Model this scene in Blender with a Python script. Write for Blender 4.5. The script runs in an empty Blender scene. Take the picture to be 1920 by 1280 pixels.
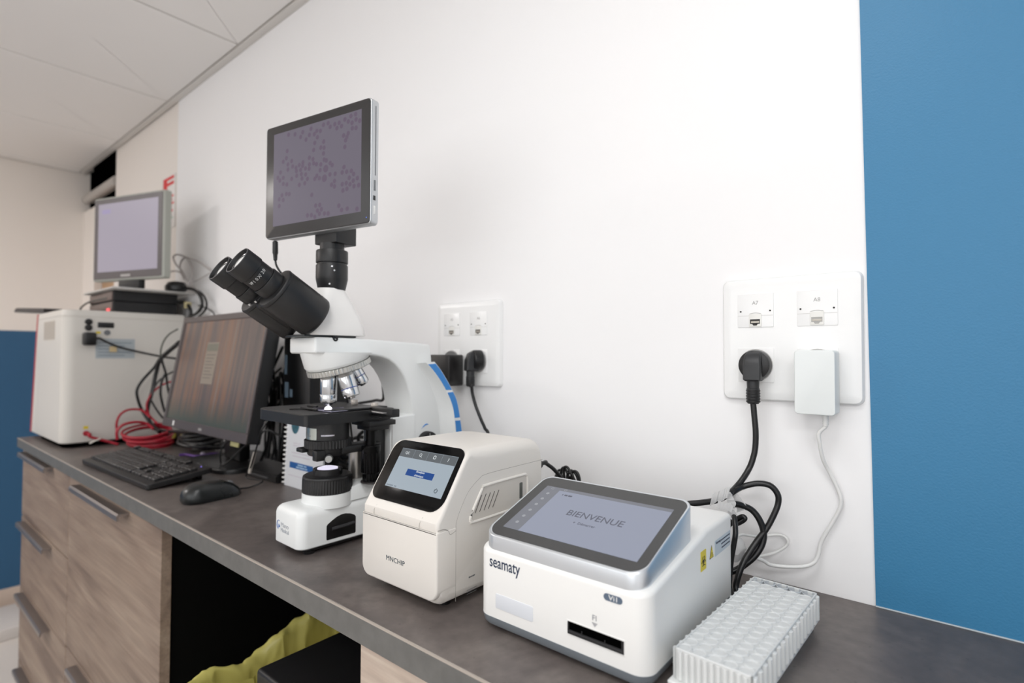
import bpy, bmesh, math, random
from mathutils import Matrix, Vector
S = bpy.context.scene
C = S.collection
PI = math.pi
rad = math.radians
random.seed(7)
# ------------------------------------------------------------------ camera, world, lights, exposure
cam_d = bpy.data.cameras.new('camera'); cam = bpy.data.objects.new('camera', cam_d); C.objects.link(cam)
cam_d.sensor_width = 36.0; cam_d.lens = 1014.494 * 36.0 / 1920.0; cam_d.clip_start = 0.02
_y, _p, _r = 0.6886, 0.0241, 0.0029
_d = Vector((-math.sin(_y) * math.cos(_p), math.cos(_y) * math.cos(_p), math.sin(_p)))
_x = Vector((math.cos(_y), math.sin(_y), 0)); _u = _x.cross(_d)
_x2 = math.cos(_r) * _x + math.sin(_r) * _u; _u2 = -math.sin(_r) * _x + math.cos(_r) * _u
cam.matrix_world = Matrix(((_x2.x, _u2.x, -_d.x, 0.0759), (_x2.y, _u2.y, -_d.y, -0.7529), (_x2.z, _u2.z, -_d.z, 0.2876), (0, 0, 0, 1)))
cam_d.dof.use_dof = True; cam_d.dof.focus_distance = 0.66; cam_d.dof.aperture_fstop = 3.6
S.camera = cam
w = bpy.data.worlds.new('world'); S.world = w; w.use_nodes = True
w.node_tree.nodes['Background'].inputs[0].default_value = (1, 0.98, 0.95, 1)
w.node_tree.nodes['Background'].inputs[1].default_value = 0.15
S.view_settings.view_transform = 'Standard'; S.view_settings.look = 'None'
S.view_settings.exposure = 0.0; S.view_settings.gamma = 1.0; S.view_settings.use_curve_mapping = False
ADDED_PANELS = [  # x, y, power, colour: added LED ceiling panels, out of view (their frames are built further down)
    (-0.15, -0.90, 5.4, (0.97, 0.985, 1.0)),
    (0.75, -1.75, 11.5, (0.97, 0.985, 1.0)),
    (-2.75, -1.75, 18.5, (1.0, 0.955, 0.93)),
]
ZC = 1.2326   # ceiling height above the worktop (z = 0 is the worktop surface)
ZF = -0.95    # floor
for i, (lx, ly, pw, col) in enumerate(ADDED_PANELS):
    ld = bpy.data.lights.new('added_panel_light', 'AREA'); ld.shape = 'SQUARE'; ld.size = 0.54; ld.energy = pw; ld.color = col
    lo = bpy.data.objects.new('added_panel_light', ld); C.objects.link(lo); lo.location = (lx, ly, ZC - 0.012)

# fill light set at an added, unseen window behind the camera (added_window_1 is built with the walls)
ADDED_WIN = (-1.60, 1.00, 0.05, 1.10)      # x0, x1, z0, z1
wd = bpy.data.lights.new('added_window_light', 'AREA'); wd.shape = 'RECTANGLE'; wd.size = ADDED_WIN[1] - ADDED_WIN[0]; wd.size_y = ADDED_WIN[3] - ADDED_WIN[2]
wd.energy = 13.9; wd.color = (0.95, 0.975, 1.0)
wo = bpy.data.objects.new('added_window_light', wd); C.objects.link(wo); wo.location = ((ADDED_WIN[0] + ADDED_WIN[1]) / 2, -2.585, (ADDED_WIN[2] + ADDED_WIN[3]) / 2); wo.rotation_euler = (rad(90), 0, 0)

# ------------------------------------------------------------------ materials
MATS = {}
def srgb(c):
    f = lambda v: v / 12.92 if v <= 0.04045 else ((v + 0.055) / 1.055) ** 2.4
    return tuple(f(v / 255.0) for v in c) + (1,)
def mat(name, rgb, rough=0.5, metal=0.0, bump=0.0, bscale=200.0, spec=0.5, emit=None, es=1.0, coat=0.0, trans=0.0, sss=0.0, var=0.0, vscale=5.0, alpha=1.0):
    if name in MATS: return MATS[name]
    m = bpy.data.materials.new(name); m.use_nodes = True; nt = m.node_tree; b = nt.nodes['Principled BSDF']
    b.inputs['Base Color'].default_value = srgb(rgb); b.inputs['Roughness'].default_value = rough
    b.inputs['Metallic'].default_value = metal; b.inputs['Specular IOR Level'].default_value = spec
    b.inputs['Coat Weight'].default_value = coat; b.inputs['Transmission Weight'].default_value = trans
    b.inputs['Alpha'].default_value = alpha
    if sss: b.inputs['Subsurface Weight'].default_value = sss; b.inputs['Subsurface Radius'].default_value = (.02, .02, .02); b.inputs['Subsurface Scale'].default_value = 0.3
    if emit: b.inputs['Emission Color'].default_value = srgb(emit); b.inputs['Emission Strength'].default_value = es
    tc = nt.nodes.new('ShaderNodeTexCoord')
    n = nt.nodes.new('ShaderNodeTexNoise'); nt.links.new(tc.outputs['Object'], n.inputs['Vector'])
    if bump:
        n.inputs['Scale'].default_value = bscale; n.inputs['Detail'].default_value = 3
        bp = nt.nodes.new('ShaderNodeBump'); bp.inputs['Strength'].default_value = bump; bp.inputs['Distance'].default_value = 0.001
        nt.links.new(n.outputs['Fac'], bp.inputs['Height']); nt.links.new(bp.outputs['Normal'], b.inputs['Normal'])
    # every material carries at least a faint procedural roughness variation
    n2 = nt.nodes.new('ShaderNodeTexNoise'); n2.inputs['Scale'].default_value = vscale; n2.inputs['Detail'].default_value = 6
    nt.links.new(tc.outputs['Object'], n2.inputs['Vector'])
    mr = nt.nodes.new('ShaderNodeMapRange'); mr.inputs[3].default_value = max(0.0, rough - 0.04); mr.inputs[4].default_value = min(1.0, rough + 0.04)
    nt.links.new(n2.outputs['Fac'], mr.inputs[0]); nt.links.new(mr.outputs[0], b.inputs['Roughness'])
    if var:
        hs = nt.nodes.new('ShaderNodeMixRGB'); hs.blend_type = 'MULTIPLY'
        r2 = nt.nodes.new('ShaderNodeValToRGB'); r2.color_ramp.elements[0].position = 0.3; r2.color_ramp.elements[1].position = 0.7
        v0 = 1 - var; r2.color_ramp.elements[0].color = (v0, v0, v0, 1); r2.color_ramp.elements[1].color = (1, 1, 1, 1)
        nt.links.new(n2.outputs['Fac'], r2.inputs[0]); hs.inputs[0].default_value = 1
        hs.inputs[1].default_value = srgb(rgb); nt.links.new(r2.outputs[0], hs.inputs[2]); nt.links.new(hs.outputs[0], b.inputs['Base Color'])
    MATS[name] = m
    return m
def N(m, t): return m.node_tree.nodes.new(t)
def L(m, a, b): m.node_tree.links.new(a, b)

M_wall = mat('white_wall_paint', (249, 248, 248), 0.55, bump=0.03, bscale=90, spec=0.35)
M_wall_warm = mat('cream_wall_paint', (245, 238, 231), 0.6, bump=0.03, bscale=90, spec=0.3)
M_blue = mat('blue_wall_panel', (58, 126, 168), 0.42, bump=0.28, bscale=420, spec=0.45)
M_blue_far = mat('blue_wall_band', (44, 92, 130), 0.5, bump=0.1, bscale=300)
M_ceil = mat('ceiling_tile', (247, 244, 241), 0.85, bump=0.05, bscale=300, spec=0.2)
M_grid = mat('ceiling_grid', (190, 186, 180), 0.5)
M_floor = mat('vinyl_floor', (222, 216, 210), 0.5, var=0.06)
M_white = mat('white_plastic', (240, 239, 236), 0.34, spec=0.5)
M_white2 = mat('warm_white_plastic', (229, 224, 217), 0.42, spec=0.45, bump=0.02, bscale=900)
M_socket = mat('socket_white', (247, 247, 246), 0.25)
M_socket_far = M_socket
M_black = mat('black_plastic', (20, 20, 21), 0.38)
M_blackmat = mat('black_satin_metal', (24, 24, 25), 0.42, bump=0.03, bscale=1500)
M_blackglass = mat('black_glass', (10, 10, 11), 0.14, spec=0.16)
M_cable = mat('black_cable_rubber', (17, 17, 18), 0.33)
M_cablew = mat('white_cable', (232, 232, 230), 0.4)
M_grey = mat('grey_plastic', (120, 122, 125), 0.4)
M_silver = mat('brushed_silver', (218, 222, 226), 0.30, metal=0.75)
M_chrome = mat('chrome', (225, 226, 228), 0.09, metal=1.0)
M_band = mat('grey_blue_band', (140, 148, 155), 0.35, metal=0.3)
M_navy = mat('navy_print', (38, 52, 78), 0.5)
M_greytext = mat('grey_print', (150, 150, 155), 0.5)
M_seam = mat('seam_shadow', (150, 144, 138), 0.8)
M_bluest = mat('blue_stripe', (52, 132, 206), 0.35)
M_tabside = mat('tablet_silver_edge', (200, 202, 204), 0.3, metal=0.6)
M_handle = mat('brushed_handle_metal', (150, 142, 138), 0.34, metal=0.7)
M_red = mat('red_cable', (168, 20, 44), 0.4)
M_purple = mat('purple_cable', (104, 62, 150), 0.4)
M_yellow = mat('yellow_sticker', (228, 206, 60), 0.5)
M_ltgrey = mat('light_grey_metal', (205, 206, 204), 0.42, spec=0.4)
M_tape = mat('clear_tape', (232, 232, 232), 0.3, trans=0.25, alpha=0.85)
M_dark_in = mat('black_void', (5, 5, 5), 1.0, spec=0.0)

def screen_mat(name, rgb, es=1.0, rough=0.16):
    return mat(name, (8, 8, 8), max(rough, .3), emit=rgb, es=es, spec=0.08)

def counter_mat():
    m = bpy.data.materials.new('slate_laminate'); m.use_nodes = True; b = m.node_tree.nodes['Principled BSDF']
    tc = N(m, 'ShaderNodeTexCoord')
    n1 = N(m, 'ShaderNodeTexNoise'); n1.inputs['Scale'].default_value = 7; n1.inputs['Detail'].default_value = 9; n1.inputs['Roughness'].default_value = 0.62; n1.inputs['Distortion'].default_value = 0.6
    n2 = N(m, 'ShaderNodeTexNoise'); n2.inputs['Scale'].default_value = 90; n2.inputs['Detail'].default_value = 6
    v = N(m, 'ShaderNodeTexVoronoi'); v.inputs['Scale'].default_value = 60
    L(m, tc.outputs['Object'], n1.inputs['Vector']); L(m, tc.outputs['Object'], n2.inputs['Vector']); L(m, tc.outputs['Object'], v.inputs['Vector'])
    r = N(m, 'ShaderNodeValToRGB'); e = r.color_ramp.elements
    e[0].position = 0.32; e[0].color = srgb((76, 70, 68)); e[1].position = 0.72; e[1].color = srgb((122, 114, 109))
    k = r.color_ramp.elements.new(0.5); k.color = srgb((98, 90, 87))
    L(m, n1.outputs['Fac'], r.inputs[0])
    mx = N(m, 'ShaderNodeMixRGB'); mx.blend_type = 'OVERLAY'; mx.inputs[0].default_value = 0.28
    L(m, r.outputs[0], mx.inputs[1]); L(m, n2.outputs['Fac'], mx.inputs[2])
    # sparse dark pits
    r3 = N(m, 'ShaderNodeValToRGB'); r3.color_ramp.elements[0].position = 0.04; r3.color_ramp.elements[0].color = (0.35, 0.35, 0.35, 1)
    r3.color_ramp.elements[1].position = 0.1; r3.color_ramp.elements[1].color = (1, 1, 1, 1)
    L(m, v.outputs['Distance'], r3.inputs[0])
    mx2 = N(m, 'ShaderNodeMixRGB'); mx2.blend_type = 'MULTIPLY'; mx2.inputs[0].default_value = 0.5
    L(m, mx.outputs[0], mx2.inputs[1]); L(m, r3.outputs[0], mx2.inputs[2]); L(m, mx2.outputs[0], b.inputs['Base Color'])
    mr = N(m, 'ShaderNodeMapRange'); mr.inputs[3].default_value = 0.28; mr.inputs[4].default_value = 0.48
    L(m, n1.outputs['Fac'], mr.inputs[0]); L(m, mr.outputs[0], b.inputs['Roughness']); b.inputs['Specular IOR Level'].default_value = 0.45
    bp = N(m, 'ShaderNodeBump'); bp.inputs['Strength'].default_value = 0.08; bp.inputs['Distance'].default_value = 0.001
    L(m, n2.outputs['Fac'], bp.inputs['Height']); L(m, bp.outputs[0], b.inputs['Normal'])
    return m
M_counter = counter_mat()
M_edge = mat('slate_edge_band', (108, 107, 104), 0.5, bump=0.15, bscale=250, var=0.22, vscale=55)
M_edgeline = mat('laminate_core_line', (176, 166, 156), 0.5)

def wood_mat(name, ca, cb, cc, vertical=False):
    m = bpy.data.materials.new(name); m.use_nodes = True; b = m.node_tree.nodes['Principled BSDF']
    tc = N(m, 'ShaderNodeTexCoord'); mp = N(m, 'ShaderNodeMapping')
    mp.inputs['Scale'].default_value = (1.1, 9, 9)
    L(m, tc.outputs['Object'], mp.inputs['Vector'])
    n1 = N(m, 'ShaderNodeTexNoise'); n1.inputs['Scale'].default_value = 1.6; n1.inputs['Detail'].default_value = 5; n1.inputs['Distortion'].default_value = 1.2
    n2 = N(m, 'ShaderNodeTexNoise'); n2.inputs['Scale'].default_value = 14; n2.inputs['Detail'].default_value = 5
    mp2 = N(m, 'ShaderNodeMapping'); mp2.inputs['Scale'].default_value = (0.5, 12, 12); L(m, tc.outputs['Object'], mp2.inputs['Vector'])
    L(m, mp.outputs[0], n1.inputs['Vector']); L(m, mp2.outputs[0], n2.inputs['Vector'])
    r = N(m, 'ShaderNodeValToRGB'); e = r.color_ramp.elements
    e[0].position = 0.33; e[0].color = srgb(ca); e[1].position = 0.68; e[1].color = srgb(cc); k = e.new(0.5); k.color = srgb(cb)
    L(m, n1.outputs['Fac'], r.inputs[0])
    mx = N(m, 'ShaderNodeMixRGB'); mx.blend_type = 'OVERLAY'; mx.inputs[0].default_value = 0.35
    L(m, r.outputs[0], mx.inputs[1]); L(m, n2.outputs['Fac'], mx.inputs[2]); L(m, mx.outputs[0], b.inputs['Base Color'])
    b.inputs['Roughness'].default_value = 0.5
    bp = N(m, 'ShaderNodeBump'); bp.inputs['Strength'].default_value = 0.12; bp.inputs['Distance'].default_value = 0.0006
    L(m, n2.outputs['Fac'], bp.inputs['Height']); L(m, bp.outputs[0], b.inputs['Normal'])
    return m
M_wood = wood_mat('greyed_oak', (118, 100, 88), (142, 123, 108), (158, 140, 124))
M_wood2 = wood_mat('pale_oak', (176, 158, 144), (198, 181, 166), (214, 198, 184))
M_woodor = wood_mat('orange_ply', (176, 140, 104), (190, 154, 118), (200, 166, 130))

# ------------------------------------------------------------------ mesh helpers
W = {}
def nmat(o): return W.get(o.name, Matrix.Identity(4))
def out(name, bm, m, parent=None, smooth=35, local=False, kind=None, label=None):
    """link bm as ONE mesh object; verts are world coordinates unless local=True"""
    if parent is not None and not local: bm.transform(nmat(parent).inverted())
    bmesh.ops.recalc_face_normals(bm, faces=bm.faces[:])
    me = bpy.data.meshes.new(name); bm.to_mesh(me); bm.free()
    ms = m if isinstance(m, (list, tuple)) else [m]
    for q in ms: me.materials.append(q)
    if smooth:
        me.polygons.foreach_set('use_smooth', [True] * len(me.polygons))
        me.set_sharp_from_angle(angle=rad(smooth))
    o = bpy.data.objects.new(name, me); C.objects.link(o)
    if parent is not None: o.parent = parent; W[o.name] = nmat(parent).copy()
    if kind: o['kind'] = kind
    if label: o['label'] = label
    return o
def tag(o, label=None, cat=None, group=None, kind=None):
    if label: o['label'] = label
    if cat: o['category'] = cat
    if group: o['group'] = group
    if kind: o['kind'] = kind
    return o
def thing(name, label, cat, loc=(0, 0, 0), rz=0.0, group=None):
    o = bpy.data.objects.new(name, None); C.objects.link(o); o.location = loc; o.rotation_euler = (0, 0, rz); o.empty_display_size = 0.05
    W[o.name] = Matrix.Translation(loc) @ Matrix.Rotation(rz, 4, 'Z')
    return tag(o, label, cat, group)
def one(name, bm, m, label, cat, loc, group=None, smooth=35):
    """a thing that is a single mesh: origin put at loc"""
    bm.transform(Matrix.Translation(loc).inverted())
    o = out(name, bm, m, None, smooth); o.location = loc; W[o.name] = Matrix.Translation(loc)
    return tag(o, label, cat, group)
def merge(a, b):
    me = bpy.data.meshes.new('_t'); b.to_mesh(me); a.from_mesh(me); b.free(); bpy.data.meshes.remove(me); return a
def nb(): return bmesh.new()
def box(x0, x1, y0, y1, z0, z1, r=0.0, seg=2, bm=None, mtx=None):
    t = nb(); bmesh.ops.create_cube(t, size=1.0)
    t.transform(Matrix.Translation(((x0 + x1) / 2, (y0 + y1) / 2, (z0 + z1) / 2)) @ Matrix.Diagonal((x1 - x0, y1 - y0, z1 - z0, 1)))
    if r: bmesh.ops.bevel(t, geom=t.edges[:], offset=r, segments=seg, affect='EDGES', profile=0.5, clamp_overlap=True)
    if mtx is not None: t.transform(mtx)
    return merge(bm, t) if bm is not None else t
def rings(rs, close=True, cap0=True, cap1=True, bm=None):
    """skin a list of equal-length closed rings"""
    t = nb(); V = [[t.verts.new(p) for p in r] for r in rs]; n = len(rs[0])
    for a, b in zip(V[:-1], V[1:]):
        for i in range(n if close else n - 1):
            j = (i + 1) % n
            t.faces.new((a[i], a[j], b[j], b[i]))
    if cap0: t.faces.new(V[0][::-1])
    if cap1: t.faces.new(V[-1])
    return merge(bm, t) if bm is not None else t
def frame_z(axis):
    a = Vector(axis).normalized(); h = Vector((0, 0, 1)) if abs(a.z) < 0.99 else Vector((0, 1, 0))
    x = h.cross(a).normalized(); y = a.cross(x)
    return Matrix(((x.x, y.x, a.x, 0), (x.y, y.y, a.y, 0), (x.z, y.z, a.z, 0), (0, 0, 0, 1)))
def lathe(prof, org=(0, 0, 0), axis=(0, 0, 1), seg=40, sx=1.0, sy=1.0, bm=None, knurl=0, kd=0.0, cap=True):
    """profile [(r, h)] turned about axis through org; knurl = number of grips on rings flagged by a third item"""
    mt = Matrix.Translation(org) @ frame_z(axis); rs = []
    if knurl: seg = knurl * 4
    for it in prof:
        r, h = it[0], it[1]; kn = len(it) > 2
        ring = []
        for i in range(seg):
            q = 2 * PI * i / seg; rr = r - (kd if (kn and (i % 4) >= 2) else 0)
            ring.append(mt @ Vector((rr * math.cos(q) * sx, rr * math.sin(q) * sy, h)))
        rs.append(ring)
    return rings(rs, cap0=cap, cap1=cap, bm=bm)
def catmull(pts, n=6, closed=False):
    P = [Vector(p) for p in pts]; res = []
    m = len(P)
    for i in range(m if closed else m - 1):
        p0 = P[(i - 1) % m] if (closed or i > 0) else P[0] * 2 - P[1]
        p1 = P[i]; p2 = P[(i + 1) % m]
        p3 = P[(i + 2) % m] if (closed or i + 2 < m) else P[-1] * 2 - P[-2]
        for k in range(n):
            t = k / n
            res.append(0.5 * ((2 * p1) + (p2 - p0) * t + (2 * p0 - 5 * p1 + 4 * p2 - p3) * t * t + (3 * p1 - p0 - 3 * p2 + p3) * t ** 3))
    if not closed: res.append(P[-1])
    return res
def tube(pts, r, seg=8, n=6, closed=False, smooth=True, bm=None, flat=1.0):
    P = catmull(pts, n, closed) if smooth else [Vector(p) for p in pts]
    Q = [P[0]]
    for p in P[1:]:
        if (p - Q[-1]).length > 1e-6: Q.append(p)
    P = Q; m = len(P); rs = []; up = None
    for i, p in enumerate(P):
        a = P[(i + 1) % m] if (closed or i + 1 < m) else P[i]; b = P[(i - 1) % m] if (closed or i > 0) else P[i]
        d = (a - b).normalized()
        if up is None: up = Vector((0, 0, 1)) if abs(d.z) < 0.9 else Vector((0, 1, 0))
        x = up.cross(d)
        if x.length < 1e-4: x = Vector((1, 0, 0)).cross(d)
        x.normalize(); y = d.cross(x); up = y
        rr = r[min(i * len(r) // m, len(r) - 1)] if isinstance(r, (list, tuple)) else r
        rs.append([p + x * (rr * math.cos(2 * PI * k / seg)) + y * (rr * flat * math.sin(2 * PI * k / seg)) for k in range(seg)])
    if closed: rs.append(rs[0]); t = rings(rs, cap0=False, cap1=False); bmesh.ops.remove_doubles(t, verts=t.verts[:], dist=1e-7)
    else: t = rings(rs)
    return merge(bm, t) if bm is not None else t
def rrect(w, h, r, n=6, cx=0, cy=0):
    """rounded rectangle outline; r may be 4 radii (br, tr, tl, bl)"""
    R = r if isinstance(r, (list, tuple)) else (r,) * 4; P = []
    for (sx, sy, a0, q) in ((1, -1, -90, R[0]), (1, 1, 0, R[1]), (-1, 1, 90, R[2]), (-1, -1, 180, R[3])):
        q = max(q, 1e-5)
        for k in range(n + 1):
            a = rad(a0 + 90 * k / n)
            P.append((cx + sx * (w / 2 - q) + q * math.cos(a), cy + sy * (h / 2 - q) + q * math.sin(a)))
    return P
def plane_m(o, x, y):
    """matrix: local xy -> plane through o with in-plane axes x, y; local z = outward normal"""
    x = Vector(x).normalized(); y = Vector(y).normalized(); z = x.cross(y).normalized(); o = Vector(o)
    return Matrix(((x.x, y.x, z.x, o.x), (x.y, y.y, z.y, o.y), (x.z, y.z, z.z, o.z), (0, 0, 0, 1)))
def slab(poly, mtx, h0, h1, bev=0.0, seg=3, bm=None):
    """polygon extruded from local z h0 to h1, outer top edge rounded by bev"""
    def inset(P, d):
        n = len(P); Q = []
        for i in range(n):
            a = Vector(P[i - 1]); b = Vector(P[i]); c = Vector(P[(i + 1) % n])
            e1 = (b - a); e2 = (c - b)
            if e1.length < 1e-9: e1 = e2
            if e2.length < 1e-9: e2 = e1
            n1 = Vector((-e1.y, e1.x)).normalized(); n2 = Vector((-e2.y, e2.x)).normalized(); q = (n1 + n2)
            if q.length < 1e-6: q = n1
            q.normalize(); s = d / max(0.3, q.dot(n1)); Q.append((b.x + q.x * s, b.y + q.y * s))
        return Q
    rs = [[mtx @ Vector((p[0], p[1], h0)) for p in poly]]
    if bev:
        for k in range(seg + 1):
            a = PI / 2 * k / seg
            P = inset(poly, bev * (1 - math.cos(a))); z = h1 - bev + bev * math.sin(a)
            rs.append([mtx @ Vector((p[0], p[1], z)) for p in P])
    else: rs.append([mtx @ Vector((p[0], p[1], h1)) for p in poly])
    return rings(rs, bm=bm)
def text(body, mtx, width=None, height=None, thick=0.0002, align='LEFT', bold=0.0, shear=0.0):
    cu = bpy.data.curves.new('_txt', 'FONT'); cu.body = body; cu.size = 1; cu.extrude = 0; cu.offset = bold; cu.shear = shear; cu.resolution_u = 3
    ob = bpy.data.objects.new('_txt', cu); me = bpy.data.meshes.new_from_object(ob)
    t = nb(); t.from_mesh(me); bpy.data.meshes.remove(me); bpy.data.objects.remove(ob); bpy.data.curves.remove(cu)
    if not t.verts: return t
    xs = [v.co.x for v in t.verts]; ys = [v.co.y for v in t.verts]
    x0, x1, y0, y1 = min(xs), max(xs), min(ys), max(ys)
    sx = width / (x1 - x0) if width else None; sy = height / (y1 - y0) if height else None
    sx = sx or sy; sy = sy or sx
    ox = {'LEFT': x0, 'CENTER': (x0 + x1) / 2, 'RIGHT': x1}[align]
    for v in t.verts: v.co = Vector(((v.co.x - ox) * sx, (v.co.y - y0) * sy, 0))
    g = bmesh.ops.extrude_face_region(t, geom=t.faces[:]); 
    for v in [e for e in g['geom'] if isinstance(e, bmesh.types.BMVert)]: v.co.z += thick
    t.transform(mtx); return t
def dup(o, parent=None):
    c = o.copy(); C.objects.link(c); W[c.name] = nmat(o)
    if parent is not None: c.parent = parent
    for k in o.children: dup(k, c)
    return c
# ================================================================== THE SETTING
XL, XR, YF = -3.479, 1.35, -2.60
def struct(name, bm, m, **k):
    o = out(name, bm, m, None, k.pop('smooth', 35)); o['kind'] = 'structure'; return o
struct('floor', box(XL - .1, XR + .1, YF - .1, 0.45, ZF - .05, ZF), M_floor)
wb = box(-2.165, XR + .1, 0.0, 0.08, ZF, ZC + .06)                       # nearer panel, 4 mm proud of the rest
struct('wall_back', wb, M_wall)
t = box(-2.935, -2.165, 0.004, 0.08, ZF, ZC + .06)
box(XL - .1, -2.935, 0.004, 0.08, ZF, 0.585, bm=t)                         # below the open niche
box(XL - .1, -3.262, 0.004, 0.08, 0.585, 1.030, bm=t)
box(XL - .1, -2.935, 0.36, 0.40, 0.5, ZC + .06, bm=t)
struct('wall_back_recess', t, M_wall_warm).name = 'wall_back_2'
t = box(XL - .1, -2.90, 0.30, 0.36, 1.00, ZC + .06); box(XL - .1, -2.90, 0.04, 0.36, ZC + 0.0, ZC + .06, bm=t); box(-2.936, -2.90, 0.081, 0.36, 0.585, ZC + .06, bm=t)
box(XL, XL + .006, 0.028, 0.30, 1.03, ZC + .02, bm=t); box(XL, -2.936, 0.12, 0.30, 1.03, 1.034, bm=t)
struct('dark_gap_lining', t, M_dark_in)  # black sheets paint the darkness inside the gap under the ceiling
struct('wall_left', box(XL - .1, XL, YF, 0.40, ZF, ZC + .06), M_wall_warm)
struct('wall_front', box(XL - .1, XR + .1, YF - .1, YF, ZF, ZC + .06), M_wall)
t = nb(); wx0, wx1, wz0, wz1 = ADDED_WIN
for a, b, c, d in ((wx0 - .05, wx1 + .05, wz0 - .05, wz0), (wx0 - .05, wx1 + .05, wz1, wz1 + .05), (wx0 - .05, wx0, wz0, wz1), (wx1, wx1 + .05, wz0, wz1), ((wx0 + wx1) / 2 - .02, (wx0 + wx1) / 2 + .02, wz0, wz1)): box(a, b, YF + .0005, YF + .013, c, d, bm=t)
box(wx0, wx1, YF + .0005, YF + .002, wz0, wz1, bm=t)
struct('added_window_1', t, mat('window_white', (235, 235, 235), .4))  # unseen window, added to carry the fill light
struct('wall_right', box(XR, XR + .1, YF, 0.0, ZF, ZC + .06), M_wall)
# blue panel right of the sockets, its left edge very slightly out of plumb, and a bead of white sealant below
t = nb(); e0, e1 = 0.0, -0.0061 * (ZC / 0.5)
p = [(e0, 0.0005), (XR, 0.0005), (XR, ZC + .02), (e1, ZC + .02)]
rings([[(x, 0.0, z) for x, z in p], [(x, -0.0025, z) for x, z in p]], bm=t)
struct('trim_2', t, M_blue, smooth=0)
struct('trim_3', tube([(0.0, -0.0032, 0.0006), (0.5, -0.0032, 0.0006), (XR, -0.0032, 0.0006)], 0.0011, 6, smooth=False), mat('white_sealant', (176, 186, 192), 0.4))
# blue wainscot and pale skirting on the far wall
struct('trim_4', box(XL, XL + .003, YF, -0.002, -0.845, 0.397), M_blue_far)
struct('baseboard_left', box(XL, XL + .012, YF, -0.002, ZF, -0.845, .002), mat('cream_skirting', (214, 196, 182), 0.5))
# ceiling: dark plenum slab, tiles in a recessed grid, shadow-gap trim along the walls
ceil = struct('ceiling', box(XL - .1, XR + .1, YF - .1, 0.0, ZC + .02, ZC + .06), M_grid)
TS = 0.592; XJ = -1.6141
tile_me = None
def in_panel(cx, cy): return any(abs(cx - p[0]) < .3 and abs(cy - p[1]) < .3 for p in ADDED_PANELS)
for i in range(-5, 4):
    for j in range(0, 5):
        x0 = XJ + i * TS + TS; y1 = -0.022 - j * TS; x1 = min(x0 + TS, XR); y0 = max(y1 - TS, YF); x0 = max(x0, XL)
        if x1 - x0 < .03 or y1 - y0 < .03: continue
        cx, cy = (x0 + x1) / 2, (y0 + y1) / 2
        full = abs(x1 - x0 - TS) < 1e-4 and abs(y1 - y0 - TS) < 1e-4
        o = bpy.data.objects.new('ceiling_tile', tile_me) if (full and tile_me) else None
        if o is None:
            hx, hy = (x1 - x0) / 2 - .004, (y1 - y0) / 2 - .004
            b = slab(rrect(2 * hx, 2 * hy, .0005, 1), Matrix.Rotation(PI, 4, 'X'), -0.018, 0.0, .003, 2)
            bmesh.ops.recalc_face_normals(b, faces=b.faces[:]); me = bpy.data.meshes.new('ceiling_tile'); b.to_mesh(me); b.free(); me.materials.append(M_ceil)
            if full: tile_me = me
            o = bpy.data.objects.new('ceiling_tile', me)
        C.objects.link(o); o.parent = ceil; o.location = (cx, cy, ZC)
tg = box(XL, XR, YF, 0.0, ZC + .003, ZC + .02)
out('tile_grid', tg, M_grid, ceil)
t = box(XL, XR, -0.022, 0.0, ZC - .002, ZC + .004, .0008); struct('trim_5', t, mat('perimeter_angle', (222, 218, 213), 0.45))
t = box(XL, XL + .022, YF, -0.022, ZC - .002, ZC + .004, .0008); struct('trim_6', t, MATS['perimeter_angle'])
# unseen LED ceiling panels, added to brighten the room
for i, (lx, ly, pw, col) in enumerate(ADDED_PANELS):
    p = thing('added_ceiling_panel', ['added square LED ceiling panel out of view above the analysers', 'added square LED ceiling panel out of view at the blue panel end of the room', 'added square LED ceiling panel out of view at the far end of the room'][i], 'light', (lx, ly, ZC - .008))
    fr = nb()
    for (a, b, c, d) in ((-.3, .3, -.3, -.275), (-.3, .3, .275, .3), (-.3, -.275, -.275, .275), (.275, .3, -.275, .275)):
        box(lx + a, lx + b, ly + c, ly + d, ZC - .010, ZC - .001, bm=fr)
    out('frame', fr, M_white, p)
    out('diffuser', box(lx - .275, lx + .275, ly - .275, ly + .275, ZC - .0085, ZC - .002), screen_mat('lit_diffuser', (255, 250, 242), 1.2), p)
# niche contents: wood board and a pale rounded rail
one('timber_board', box(-3.255, -2.940, 0.034, 0.046, 0.59, 1.03, .002), M_woodor, 'light brown timber board standing in the wall niche behind the far monitor', 'board', (-3.09, .026, .59))
t = tube([(-3.46, 0.010, 1.094), (-3.2, 0.010, 1.094), (-2.94, 0.010, 1.094)], 0.022, 16, smooth=False)
box(-3.42, -2.94, 0.010, 0.030, 1.074, 1.114, .004, bm=t)
one('ceiling_rail', t, mat('pale_grey_rail', (188, 182, 176), 0.45), 'pale grey rounded rail across the dark gap under the ceiling', 'rail', (-3.2, .0, 1.115))
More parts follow.
